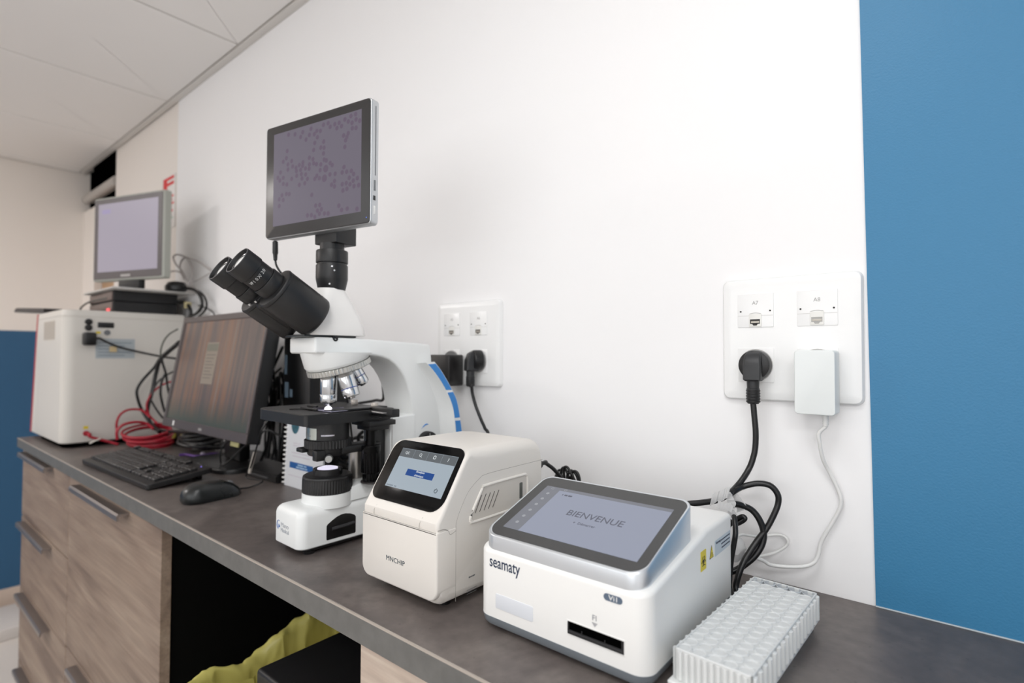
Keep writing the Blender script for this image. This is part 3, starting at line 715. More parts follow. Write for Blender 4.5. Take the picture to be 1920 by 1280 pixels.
mo('illuminator_collar', lathe([(.0375, .0600), (.0372, .0690), (.0368, .0785), (.0350, .0800)], (0, 0, 0), seg=48), M_mw)
ill = mo('illuminator_ring', lathe([(.0345, .0788), (.0370, .0798, 1), (.0366, .0985, 1), (.0361, .1003), (.0363, .1013), (.0356, .1035), (.0335, .1046), (.0225, .1048)], (0, 0, 0), knurl=56, kd=.0007), M_blackmat, smooth=25)
mo('lens_mount', lathe([(.0218, .1040), (.0218, .1125), (.0208, .1135), (.0180, .1135), (.0170, .1120), (.0010, .1120)], (0, 0, 0), seg=40), M_blackmat)
t = nb()
for k in range(3):
    a = 2 * PI * k / 3 + .5; lathe([(.0032, .111), (.0032, .1152)], (.0205 * math.cos(a), .0205 * math.sin(a), 0), seg=8, bm=t)
mo('mount_lugs', t, M_blackmat, kind='stuff')
mo('illuminator_glass', lathe([(.0168, .1118), (.0150, .1138), (.0090, .1155), (.0005, .1160)], (0, 0, 0), seg=32), mat('lit_lens', (120, 118, 128), 0.06, emit=(235, 230, 250), es=0.9))
hump = [(-.012, .0640, .0770), (.010, .0645, .0800), (.035, .0650, .0865), (.055, .0655, .0882), (.12, .066, .0900), (.150, .066, .0900)]
mo('base_hump', rings([[(cx - .0368, y, zb), (cx - .0345, y, zt - .002), (cx - .0325, y, zt), (cx + .0325, y, zt), (cx + .0345, y, zt - .002), (cx + .0368, y, zb)] for y, zb, zt in hump]), M_mw, smooth=40)
# carrying recess with grip on the right flank of the base
mb2 = plane_m((cx + .0381, 0, 0), (0, 1, 0), (0, 0, 1))
ap = [(-.0185, .0150), (.0275, .0150), (.0290, .0165), (.0290, .0395), (.0270, .0425), (.0200, .0460), (.0110, .0480), (.0040, .0478), (-.0030, .0460), (-.0110, .0420), (-.0180, .0378), (-.0195, .0355), (-.0195, .0165)]
mo('carry_recess', slab(ap, mb2, -.0004, .0004, .0003, 2), mat('recess_black', (14, 14, 15), 0.35), base)
mo('carry_grip', tube([(cx + .0382, -.011, .0300), (cx + .0392, .008, .0305), (cx + .0382, .026, .0315)], .0026, 10, 4), mat('grip_dark_grey', (52, 52, 54), 0.35), base)
# logo on the front of the base
mfb = plane_m((cx, -.0612, 0), (1, 0, 0), (0, 0, 1))
M_logo = mat('logo_blue', (36, 92, 170), 0.5); M_logog = mat('logo_grey', (168, 172, 180), 0.5)
t = nb(); c0 = (-.0245, .0350)
tube([mfb @ Vector((c0[0] + .0048 * math.cos(a), c0[1] + .0066 * math.sin(a), .0001)) for a in [rad(60) + rad(200) * j / 14 for j in range(15)]], [.0003, .0006, .0006, .0003], 5, 1, smooth=False, bm=t)
slab([(c0[0] - .0004, c0[1] - .0046), (c0[0] + .0040, c0[1] - .0022), (c0[0] + .0006, c0[1] + .0016)], mfb, -.0002, .0003, bm=t)
mo('logo_mark', t, M_logo, base)
t = text('Mano', mfb @ Matrix.Translation((-.0170, .0338, 0)), width=.0230, height=.0066, bold=-.008)
merge(t, text('Médical', mfb @ Matrix.Translation((-.0170, .0265, 0)), width=.0238, height=.0056, bold=-.008))
mo('logo_lettering', t, M_logog, base)
# lower rear housing, column, arm with rounded arch (one side profile each)
def side_prism(P, x0, x1, bev, m, name, parent=None, n=3, smooth=35):
    """profile in (y, z), given clockwise or not, bevelled towards both flanks"""
    def ins(d):
        k = len(P); Q = []; ar = sum(P[i - 1][0] * P[i][1] - P[i][0] * P[i - 1][1] for i in range(k)); s = 1 if ar > 0 else -1
        for i in range(k):
            a = Vector(P[i - 1]); b = Vector(P[i]); c = Vector(P[(i + 1) % k]); e1 = (b - a).normalized(); e2 = (c - b).normalized()
            n1 = Vector((-e1.y, e1.x)) * s; n2 = Vector((-e2.y, e2.x)) * s; q = (n1 + n2).normalized(); l = d / max(.45, q.dot(n1)); Q.append((b.x + q.x * l, b.y + q.y * l))
        return Q
    rs = []
    for sg in (-1, 1):
        L_ = []
        for k in range(n + 1):
            a = PI / 2 * k / n; Q = ins(bev * (1 - math.sin(a))); x = (x0 + bev * (1 - math.cos(a))) if sg < 0 else (x1 - bev * (1 - math.cos(a)))
            L_.append([(x, q[0], q[1]) for q in Q])
        rs += L_ if sg < 0 else L_[::-1]
    return mo(name, rings(rs), m, parent, smooth)
ax0, ax1 = cx - .039, cx + .039
arc = [(.137, .0640), (.1365, .150), (.1365, .186), (.1335, .205), (.1300, .222), (.1240, .238), (.1175, .2505), (.1090, .262), (.0990, .2715), (.0880, .2785), (.0740, .2832), (.0600, .2852), (.036, .2868), (-.020, .2878), (-.0385, .2882), (-.0408, .2900), (-.0412, .2930), (-.0412, .3095), (-.0400, .3115), (-.0375, .3122),
       (.03, .3120), (.1000, .3088), (.1700, .3050), (.1735, .3030), (.1750, .2990), (.1780, .270), (.1900, .220), (.2010, .160), (.2060, .100), (.2080, .0640)]
side_prism(arc, ax0, ax1, .0035, M_mw, 'arm')
side_prism([(.0905, .0640), (.0905, .1820), (.0930, .1850), (.1370, .1868), (.1420, .1868), (.1420, .0640)], ax0 + .001, ax1 + .0010, .0025, M_mw, 'focus_housing')
mo('housing_seam', box(ax1 + .0008, ax1 + .0014, .0935 - .0004, .0935 + .0004, .065, .1840), M_seam)
mo('locating_screw', lathe([(.0030, 0), (.0030, .0012), (.0016, .0012), (.0013, .0004)], (ax1 - .020, .0905, .1440), (0, -1, 0), seg=14), mat('brass', (196, 150, 92), 0.3, metal=0.9))
# flared blue-striped rear fin on the right flank
ci = [(.150, .2735), (.170, .2550), (.191, .2300), (.208, .2010), (.215, .1750), (.219, .1430), (.220, .1100)]
co = [(.1690, .2745), (.1860, .2570), (.2070, .2290), (.2210, .2060), (.2290, .1750), (.2350, .1420), (.2370, .1100)]
cc = [(.1430, .2720), (.1620, .2500), (.1780, .2210), (.1890, .1930), (.1925, .1650), (.1930, .1400), (.1935, .1100)]
def cm2(P): return [(v.x, v.y) for v in catmull([(a, b, 0) for a, b in P], 6)]
cI, cO, cC = cm2(ci), cm2(co), cm2(cc)
fx = ax1 + .017
t = nb()
for sgn in (1, -1):
    X = lambda v: cx + sgn * (v - cx)
    n = len(cI)
    strips = [[(X(ax1 - .001), a, b) for a, b in cC]]
    for k in (1, 2, 3, 4):
        q = k / 4; strips.append([(X(ax1 - .001 + (fx - ax1 + .001) * q ** 1.7), C0[0] + (I0[0] - C0[0]) * q, C0[1] + (I0[1] - C0[1]) * q) for C0, I0 in zip(cC, cI)])
    strips.append([(X(fx), a, b) for a, b in cO])
    strips.append([(X(fx - .002), a + .001, b + .0005) for a, b in cO])
    strips.append([(X(ax1 - .004), a - .008, b - .002) for a, b in cO])
    strips.append([(X(ax1 - .004), a, b) for a, b in cC])
    # loft along the height: each ring is a cross-section
    rings([[s[i] for s in strips] for i in range(n)], bm=t)
mo('rear_fin', t, M_mw, smooth=40)
def stripe(i0, i1, sgn):
    X = lambda v: cx + sgn * (v - cx); t = nb(); rr = []
    for i in range(i0, i1 + 1):
        a, b = cI[i], cO[i]; lerp = lambda q: (a[0] + (b[0] - a[0]) * q, a[1] + (b[1] - a[1]) * q)
        p, q = lerp(.07), lerp(.94)
        rr.append([(X(fx - .0002), *p), (X(fx + .0004), *p), (X(fx + .0004), *q), (X(fx - .0002), *q)])
    return rings(rr)
for sgn in (1, -1):
    for i0, i1 in ((1, 13), (14, 24), (25, 36)): mo('blue_stripe', stripe(i0, i1, sgn), M_bluest)
# power dial, swoosh
mo('brightness_dial', lathe([(.0195, 0), (.0195, .009, 1), (.0185, .0105), (.0, .0105)], (ax1, .1650, .1360), (1, 0, .0), knurl=40, kd=.0004), M_blackmat)
mo('dial_pointer', box(ax1 + .0104, ax1 + .0109, .1646, .1654, .1440, .1530), M_ltgrey)
P = [mo]  # swoosh mark
t = nb(); tube([(ax1 + .0002, .1550 + .0016 * k, .1600 + .0072 * math.sin(PI * (k / 9) * .62)) for k in range(10)], [.0002, .0005, .0009, .0012, .0012, .0009, .0005], 6, 1, smooth=False, bm=t)
mo('dial_mark', t, M_bluest)
for sx in (1, -1):
    x = ax1 if sx > 0 else ax0
    mo('focus_knob', lathe([(.0195, 0), (.0210, .004, 1), (.0210, .017, 1), (.0195, .0190), (.0125, .0192), (.0125, .028), (.0110, .030), (.0, .030)], (x, .1150, .0950), (sx, 0, 0), knurl=36, kd=.0006), M_blackmat)
# nosepiece dome, knurled ring, objectives
nd = Vector((0, .29, -.957)).normalized(); dc = Vector((cx + .003, .0185, .2710)); up2 = Vector((1, 0, 0)); vv = nd.cross(up2)
def circ(c, r, u, v, n=44): return [tuple(c + u * (r * math.cos(2 * PI * k / n)) + v * (r * math.sin(2 * PI * k / n))) for k in range(n)]
Zv = Vector((0, 0, 1)); Yv = Vector((0, 1, 0))
rs = [circ(Vector((cx + .002, .0145, .2900)), .0545, up2, -Yv), circ(Vector((cx + .002, .0150, .2870)), .0535, up2, -Yv)]
rs.append(circ(dc - nd * .0075 + Vector((0, -.0005, .0)), .0500, up2, vv)); rs.append(circ(dc - nd * .0030, .0480, up2, vv)); rs.append(circ(dc - nd * .0020, .0455, up2, vv))
mo('nosepiece_dome', rings(rs), M_mw, smooth=50)
lt = lathe([(.0450, -.0020), (.0488, -.0016), (.0492, -.0006, 1), (.0492, .0062, 1), (.0475, .0074), (.0440, .0076), (.036, .0078)], tuple(dc), tuple(nd), knurl=54, kd=.0008)
mo('nosepiece_ring', lt, mat('satin_steel', (196, 196, 192), 0.32, metal=0.85), smooth=25)
M_steel = mat('polished_steel', (206, 208, 210), 0.13, metal=1.0)
O0 = Vector((0, 0, .2560)); D0 = Vector((0, 0, -1))
nax = nd
def turn(v, a): return Matrix.Rotation(a, 3, nax) @ v
objs = [(0, .0125, .0435, .0075), (rad(-68), .0128, .0400, .0062), (rad(-128), .0098, .0285, .007), (rad(66), .0095, .0250, .006)]
for a, r, ln, tip in objs:
    o = dc + nax * .003 + turn(O0 - dc - nax * .003, a); d = turn(D0, a)
    ob = mo('objective', lathe([(r * .80, -.004), (r, .001), (r, ln - .0135), (r * .985, ln - .0130), (r * .985, ln - .0124), (r, ln - .0120), (r, ln - .0022), (r * .93, ln), (tip, ln + .0006), (tip * .8, ln + .0030), (.002, ln + .0032)], tuple(o), tuple(d), seg=32), M_steel)
    mo('objective_band', lathe([(r + .0001, ln - .0133), (r + .0002, ln - .0121)], tuple(o), tuple(d), seg=32, cap=False), mat('objective_blue_band', (70, 84, 150), 0.3) if a else mat('objective_white_band', (220, 222, 226), 0.3), ob)
# stage
sx0, sx1, sy0, sy1, sz = -.136, .0325, -.0545, .100, .2000
rs = []
for ins, z in ((.004, .1835), (.0, .1835), (.0, .1990), (.0008, .2000)):
    rs.append([(x, y, z) for x, y in rrect(sx1 - sx0 - 2 * ins, sy1 - sy0 - 2 * ins, [.006, .004, .004, .030], 6, (sx0 + sx1) / 2, (sy0 + sy1) / 2)])
stg = mo('stage', rings(rs), M_blackmat)
t = lathe([(.0300, .2000), (.0300, .2006), (.024, .2006)], (-.030, .015, 0), seg=40, sy=.8)
mo('stage_insert', t, mat('insert_black', (12, 12, 13), 0.3), stg)
gl = mo('glass_slide', box(-.0215, .0545 - .070, -.010, .036, .2012, .2022, .0003), mat('slide_glass', (196, 190, 214), 0.08, spec=.7, trans=0.5), stg)
sl2 = box(-.044, .0285, -.012, .016, .2010, .2022, .0003); mo('slide', sl2, mat('slide_glass2', (190, 186, 210), 0.06, spec=.7, trans=.5), stg)
mo('specimen_glow', lathe([(.0060, .2022), (.0052, .2052), (.0030, .2075), (.0005, .2082)], (0.003, -.0020, 0), seg=20), mat('lamp_spot', (255, 255, 255), 0.3, emit=(250, 244, 255), es=2.2), stg)
t = tube([(-.052, -.036, .2018), (-.042, -.022, .2019), (-.018, -.012, .2020)], .0016, 6, 4, flat=.6)
box(-.060, -.010, -.0145, -.0105, .2005, .2036, .0004, bm=t)
mo('slide_clip', t, M_black, stg)
mo('clip_arm', box(-.085, -.055, .010, .014, .2005, .2040, .0005), M_black, stg)
mo('stage_rail', box(.004, .0265, -.0100, .090, .2005, .2034, .0006), M_black, stg)
for p in ((-.064, .086, .2), (.010, .076, .2)):
    mo('thumb_screw', lathe([(.0052, .0004), (.0056, .001, 1), (.0056, .0075, 1), (.005, .0085), (.0, .0085)], p, knurl=16, kd=.0006), mat('thumb_steel', (198, 190, 182), 0.3, metal=.9), stg)
# transverse rail sticking out at the right
t = box(.028, .0830, .058, .0720, .1915, .2035, .0008); mo('guide_block', t, M_blackmat, stg)
mo('guide_rod', tube([(.030, .0555, .1965), (.0740, .0555, .1965)], .0022, 12, 1, smooth=False), M_steel, stg)
mo('guide_shelf', box(.026, .0640, .0520, .0600, .1895, .1915, .0004), M_blackmat, stg)
t = box(.0, .052, .040, .088, .1760, .1838, .001); box(.010, .046, .044, .080, .1690, .1762, .001, bm=t)
mo('stage_bracket', t, M_blackmat)
mo('bracket_screw', lathe([(.003, 0), (.003, .003)], (.040, .060, .1665), seg=12), M_black)
# coaxial stage controls
px_, py_ = .0365, .0520
mo('control_shaft', lathe([(.0080, .1460), (.0080, .1700)], (px_, py_, 0), seg=28), M_blackglass)
mo('upper_control', lathe([(.0130, .1030), (.0146, .1045, 1), (.0146, .1340, 1), (.0146, .1360), (.0150, .1370), (.0150, .1450), (.0140, .1462), (.008, .1464)], (px_, py_, 0), knurl=18, kd=.0008), M_blackglass)
mo('lower_control', lathe([(.0112, .0915), (.0122, .0920, 1), (.0122, .1010, 1), (.0118, .1030)], (px_, py_, 0), knurl=16, kd=.0007), M_blackglass)
mo('control_plate', lathe([(.020, .0880), (.020, .0898)], (px_, py_ + .006, 0), seg=30), mat('dark_rubber_pad', (58, 54, 54), .6))
mo('control_stub', lathe([(.009, .0895), (.009, .0920)], (px_, py_, 0), seg=20), M_black)
# condenser under the stage
cond = mo('condenser', lathe([(.0250, .1840), (.0312, .1838), (.0312, .1590), (.0300, .1585)], (0, 0, 0), seg=44), M_blackmat)
t = nb(); rs = []
for k in range(13):
    a = rad(-128 + k * 5.6); c, s = math.cos(a), math.sin(a)
    rs.append([(r * c, r * s, z) for r, z in ((.0310, .1600), (.0317, .1600), (.0317, .1770), (.0310, .1770))])
mo('aperture_scale', rings(rs), mat('silver_scale', (190, 198, 192), 0.25, metal=.8), cond)
t = nb()
for k in range(9):
    a = rad(-122 + k * 5); rings([[(r * math.cos(a + d), r * math.sin(a + d), z) for r, d in ((.0316, -.012), (.0319, -.012), (.0319, .012), (.0316, .012))] for z in (.1640, .1665 + .003 * (k % 2))], bm=t)
mo('scale_marks', t, M_grey, cond, kind='stuff')
mo('condenser_ring', lathe([(.0330, .1455), (.0345, .1465, 1), (.0345, .1580, 1), (.0330, .1588), (.029, .1588)], (0, 0, 0), knurl=44, kd=.0010), M_blackmat, smooth=25)
t = lathe([(.0285, .1350), (.0300, .1370), (.0310, .1456)], (0, 0, 0), seg=36)
box(-.024, -.006, -.0390, -.024, .1400, .1465, .0015, bm=t); box(.013, .026, -.0330, -.018, .1300, .1456, .0018, bm=t)
box(.0, .033, .005, .075, .1370, .1480, .002, bm=t)
mo('condenser_carrier', t, M_blackmat)
mo('filter_holder', rings([[(r * math.cos(rad(a)), r * math.sin(rad(a)), z) for r, z in ((.0310, .1655), (.0318, .1655), (.0318, .1678), (.0310, .1678))] for a in range(-48, -8, 5)]), mat('bright_slit', (190, 190, 200), 0.12, metal=1.0))
mo('clamp_screw', lathe([(.0052, 0), (.0056, .0012), (.0056, .006), (.0048, .0075), (.0, .0075)], (.0300, -.0150, .1340), (.8, -.6, -.05), seg=20), mat('screw_steel', (176, 178, 176), 0.3, metal=.85))
mo('rack_post', lathe([(.0125, .080), (.0125, .140)], (-.012, .058, 0), seg=24), mat('grey_steel_post', (172, 168, 162), 0.3, metal=.8))
mo('rack_block', box(.004, .024, .060, .088, .064, .178, .002), M_blackmat)
# head
rs = []
for z, y0, y1, hx, r in ((.3155, -.0470, .0465, .0365, .012), (.3170, -.0480, .0472, .0370, .012), (.3290, -.0445, .0450, .0362, .013), (.3420, -.0385, .0405, .0345, .014), (.3540, -.0335, .0352, .0320, .015), (.3650, -.0295, .0310, .0290, .016), (.3750, -.0255, .0275, .0260, .018), (.3830, -.0225, .0245, .0232, .0205), (.3880, -.0212, .0232, .0220, .0215)):
    rs.append([(cx + .003 + x, y, z) for x, y in rrect(2 * hx, y1 - y0, min(r, hx - .0002, (y1 - y0) / 2 - .0002), 8, 0, (y0 + y1) / 2)])
head = mo('head', rings(rs), mat('head_enamel', (240, 238, 235), 0.38), smooth=50)
t = box(cx - .030, cx + .034, -.0560, .030, .3124, .3160, .0015)
mo('head_dovetail', t, mat('dovetail_grey', (70, 72, 72), 0.3, metal=.5))
mo('lock_screw', lathe([(.0042, 0), (.0042, .0032), (.0018, .0034), (.0014, .0018)], (ax1 - .0025, -.0090, .3106), (1, 0, 0), seg=16), M_black)
# binocular barrels
a_ = Vector((0, -.846, .533)).normalized(); pB = Vector((0, -.0420, .3430))
xm_ = -.0060
for sx, dz in ((.0300, 0.0), (-.0300, -.004)):
    o = Vector((xm_ + sx, pB.y + .002, pB.z + dz)); tag_ = 'near' if sx > 0 else 'far'
    brl = mo('barrel', lathe([(.0270, -.0065), (.0292, -.0040), (.0298, .000), (.0298, .0600), (.0292, .0612), (.0292, .0622), (.0300, .0630), (.0300, .0655), (.0285, .0675), (.0210, .0690)], tuple(o), tuple(a_), seg=48, sx=.94, sy=1.06), M_blackmat, smooth=40)
    mo('eyepiece_tube', lathe([(.0200, .066), (.0205, .068), (.0205, .0840), (.0200, .0848)], tuple(o), tuple(a_), seg=40), M_blackglass if False else M_blackmat)
    ep = mo('eyepiece', lathe([(.0182, .0835), (.0182, .0850), (.0192, .0856), (.0192, .1040), (.0205, .1048), (.0205, .1255), (.0200, .1265), (.0186, .1270), (.0180, .1250), (.0172, .1225), (.0125, .1215), (.0120, .1232), (.0112, .1232), (.0108, .1210), (.0, .1210)], tuple(o), tuple(a_), seg=48), M_blackmat)
    mo('eyepiece_rim', lathe([(.0189, .1266), (.0200, .1272), (.0202, .1266)], tuple(o), tuple(a_), seg=48, cap=False), mat('rim_grey', (120, 120, 122), .3, metal=.5), ep)
    mo('eye_lens', lathe([(.0110, .1225), (.0075, .1238), (.0005, .1243)], tuple(o), tuple(a_), seg=32), mat('lens_reflection_white', (244, 243, 241), 0.22, coat=.5), ep)  # white base colour paints the reflected bright room into the lens
    mo('lens_ring', lathe([(.0128, .1216), (.0150, .1226), (.0152, .1220)], tuple(o), tuple(a_), seg=40, cap=False), mat('lens_ring_silver', (150, 150, 150), .25, metal=.9), ep)
    if sx > 0:
        # curved engraving around the near eyepiece
        s_ = Vector((1, 0, 0)); t_ = a_.cross(s_)
        t = nb()
        for k, ch in enumerate('WF10X/20'):
            an = rad(-72 + k * 11.5); n_ = (s_ * math.cos(an) + t_ * math.sin(an)); tg_ = (-s_ * math.sin(an) + t_ * math.cos(an))
            g = text(ch, plane_m(o + a_ * .0955 + n_ * .0193, tg_, a_ * 1.0), height=.0042); 
            if g.verts: merge(t, g)
        mo('eyepiece_engraving', t, M_ltgrey, ep)
hg = Vector((xm_, pB.y - .012, pB.z - .006))
mo('barrel_hinge', lathe([(.0150, 0), (.0155, .002), (.0155, .052), (.0120, .056)], tuple(hg), tuple(a_), seg=30), M_blackmat)
mo('hinge_cap', lathe([(.0165, 0), (.0165, .0035), (.0155, .0045)], (cx + .010, -.0270, .3680), (.35, -.70, .62), seg=32), mat('taupe_cap', (126, 118, 116), 0.45))
t = box(-.004, .010, -.004, .004, -.003, .003, .0012); 
lk = plane_m((xm_ + .010, -.1020, .3985), (1, 0, 0), (0, -.84, .53)); t.transform(lk); lathe([(.0036, -.002), (.0036, .006), (.0022, .007)], (xm_ + .017, -.0985, .3965), (1, 0, .1), seg=16, bm=t)
mo('dioptre_lock', t, mat('lock_steel', (170, 168, 164), .25, metal=.9))
for p in ((xm_ - .004, -.1150, .3560), (xm_ + .004, -.1100, .3600)): mo('cap_screw', lathe([(.0024, 0), (.0024, .003)], p, (0, -.8, .6), seg=12), M_steel)
# photo port
pc_ = (0.0, .0035, 0)
port = mo('photo_port', lathe([(.0200, .3860), (.0210, .3895), (.0236, .4020), (.0238, .4040), (.0238, .4235), (.0232, .4250), (.0215, .4255), (.0215, .4275), (.0236, .4280), (.0238, .4290), (.0238, .4460), (.0232, .4470), (.0182, .4472), (.0182, .4580)], pc_, seg=48), M_blackmat)
for an, z in ((-22, .4140), (-38, .3935), (-30, .4200)):
    c, s = math.cos(rad(an)), math.sin(rad(an)); r = .0238 if z > .40 else .0222
    mo('set_screw', lathe([(.0014, -.001), (.0014, .0012)], (r * c, .0035 + r * s, z), (c, s, 0), seg=10), M_steel, port)
mo('port_label', box(-.0242, -.0236, -.004, .004, .4315, .4400), M_white, port)
rz = rad(10 + 2)
mq = Matrix.Translation((0, .0055, 0)) @ Matrix.Rotation(rz, 4, 'Z')
mo('camera_block', box(-.0235, .0235, -.0160, .0250, .4570, .5050, .0012, mtx=mq), M_blackmat)
# ------------------------------------------------------------------ camera tablet (world axes)
tbt = thing('camera_tablet', 'tablet screen on the microscope port showing purple blood cells', 'tablet', (-.6775, -.305, .465))
an = rad(10.0); Xt = Vector((math.cos(an), math.sin(an), 0)); Nt = Vector((math.sin(an), -math.cos(an), 0))
mt_ = plane_m(Vector((-.6735, -.3145, .5625)), Xt, (0, 0, 1))      # screen face, z outward
TW, TH = .2290, .1810
tbody = out('tablet_body', slab(rrect(TW, TH, .006, 6), mt_ @ Matrix.Translation((0, 0, -.0150)), 0, .0142, .0022, 3), M_tabside, tbt)
tg2 = out('tablet_glass', slab(rrect(TW - .003, TH - .003, .005, 6), mt_, -.0012, .0004, .0004, 2), mat('tablet_bezel', (44, 42, 42), 0.3), tbt)
SX, SY = .1915, .1480
M_cellbg = screen_mat('screen_mauve', (118, 112, 124), .9, 0.12)
dsp2 = out('display', slab(rrect(SX, SY, .0002, 1, .0008, .0022), mt_, .0003, .0006), M_cellbg, tg2)
cells = [(0.183, 0.957, 0.0034), (0.262, 0.941, 0.0034), (0.354, 0.939, 0.0034), (0.33, 0.895, 0.0034), (0.433, 0.89, 0.0034), (0.451, 0.949, 0.0034), (0.394, 0.851, 0.0034), (0.49, 0.883, 0.0034), (0.518, 0.91, 0.0034), (0.559, 0.899, 0.0034), (0.526, 0.842, 0.0034), (0.496, 0.791, 0.0034), (0.593, 0.952, 0.0034), (0.645, 0.956, 0.0034), (0.668, 0.912, 0.0034), (0.719, 0.925, 0.0034), (0.742, 0.879, 0.0034), (0.766, 0.926, 0.0034), (0.792, 0.886, 0.0034), (0.827, 0.943, 0.0034), (0.863, 0.913, 0.0034), (0.891, 0.959, 0.0034), (0.903, 0.889, 0.0034), (0.939, 0.965, 0.0034), (0.944, 0.911, 0.0034), (0.982, 0.888, 0.0034), (0.906, 0.835, 0.0034), (0.945, 0.828, 0.0034), (0.815, 0.786, 0.0034), (0.864, 0.796, 0.0034), (0.85, 0.763, 0.0034), (0.837, 0.734, 0.0034), (0.829, 0.669, 0.0034), (0.598, 0.779, 0.0034), (0.566, 0.726, 0.0034), (0.603, 0.716, 0.0034), (0.485, 0.721, 0.0034), (0.597, 0.659, 0.0034), (0.436, 0.652, 0.0034), (0.478, 0.628, 0.0034), (0.437, 0.582, 0.0034), (0.487, 0.582, 0.0034), (0.519, 0.567, 0.0034), (0.169, 0.785, 0.0034), (0.159, 0.711, 0.0034), (0.121, 0.681, 0.0034), (0.18, 0.639, 0.0034), (0.225, 0.665, 0.0034), (0.181, 0.584, 0.0034), (0.238, 0.605, 0.0034), (0.279, 0.582, 0.0034), (0.318, 0.601, 0.0034), (0.361, 0.62, 0.0034), (0.358, 0.585, 0.0034), (0.284, 0.545, 0.0034), (0.335, 0.548, 0.0034), (0.391, 0.55, 0.0034), (0.435, 0.538, 0.0034), (0.288, 0.495, 0.0034), (0.344, 0.501, 0.0034), (0.395, 0.486, 0.0034), (0.352, 0.453, 0.0034), (0.416, 0.436, 0.0034), (0.385, 0.397, 0.0034), (0.321, 0.393, 0.0034), (0.228, 0.474, 0.0034), (0.605, 0.593, 0.0034), (0.63, 0.58, 0.0034), (0.568, 0.553, 0.0034), (0.672, 0.544, 0.0034), (0.695, 0.518, 0.0034), (0.561, 0.496, 0.0034), (0.624, 0.497, 0.0055), (0.524, 0.446, 0.0034), (0.554, 0.415, 0.0034), (0.501, 0.419, 0.0034), (0.61, 0.403, 0.0055), (0.671, 0.429, 0.0034), (0.729, 0.423, 0.0034), (0.822, 0.47, 0.0034), (0.804, 0.421, 0.0034), (0.851, 0.418, 0.0034), (0.901, 0.416, 0.0034), (0.925, 0.38, 0.0034), (0.88, 0.352, 0.0034), (0.964, 0.332, 0.0034), (0.921, 0.315, 0.0034), (0.806, 0.303, 0.0034), (0.848, 0.305, 0.0034), (0.888, 0.287, 0.0034), (0.93, 0.26, 0.0034), (0.978, 0.26, 0.0034), (0.814, 0.239, 0.0034), (0.856, 0.248, 0.0034), (0.722, 0.351, 0.0034), (0.69, 0.321, 0.0034), (0.722, 0.297, 0.0034), (0.469, 0.26, 0.0034), (0.515, 0.141, 0.0034), (0.561, 0.139, 0.0034), (0.536, 0.086, 0.0034), (0.581, 0.092, 0.0034), (0.421, 0.056, 0.0034), (0.467, 0.051, 0.0034), (0.506, 0.028, 0.0034), (0.559, 0.05, 0.0034), (0.615, 0.045, 0.0034), (0.656, 0.038, 0.0034), (0.772, 0.096, 0.0034), (0.802, 0.048, 0.0034), (0.861, 0.051, 0.0034), (0.963, 0.032, 0.0034), (0.124, 0.507, 0.0034), (0.082, 0.486, 0.0034), (0.125, 0.442, 0.0034), (0.17, 0.426, 0.0034), (0.11, 0.322, 0.0034), (0.165, 0.326, 0.0034), (0.201, 0.317, 0.0034), (0.077, 0.285, 0.0034), (0.127, 0.268, 0.0034), (0.078, 0.212, 0.0034), (0.056, 0.521, 0.0034), (0.089, 0.572, 0.0034)]
t = nb(); ux, uy = Vector((1, 0)), Vector((0, 1))
for (u, v, r) in cells:
    pts = [mt_ @ Vector((.0008 + (u - .5) * SX + r * math.cos(2 * PI * k / 11), .0022 + (v - .5) * SY + r * 1.05 * math.sin(2 * PI * k / 11), .0008)) for k in range(11)]
    f = t.faces.new([t.verts.new(p) for p in pts])
out('cell_image', t, screen_mat('screen_cell_purple', (104, 92, 108), 1.0, 0.25), tg2, smooth=0, kind='stuff')
for (u, v, w_, h_) in ((TW / 2 - .0003, .028, .0006, .050), ):
    out('edge_slot', box(TW / 2 - .0002, TW / 2 + .0004, -.020, .080, -.0100, -.0085, mtx=mt_), M_grey, tbt)
out('edge_button', box(TW / 2 - .0002, TW / 2 + .0008, -.0420, -.0270, -.0095, -.0065, .0003, mtx=mt_), M_grey, tbt)
out('usb_socket', box(TW / 2 - .0002, TW / 2 + .0005, -.0560, -.0495, -.0095, -.0055, mtx=mt_), M_black, tbt)
out('power_button', box(TW / 2 - .0002, TW / 2 + .0008, -.0760, -.0640, -.0095, -.0065, .0003, mtx=mt_), M_white, tbt)
out('status_light', box(.107, .1082, -.0820, -.0808, .0003, .0007, mtx=mt_), screen_mat('blue_led', (90, 120, 220), 1.5), tbt)
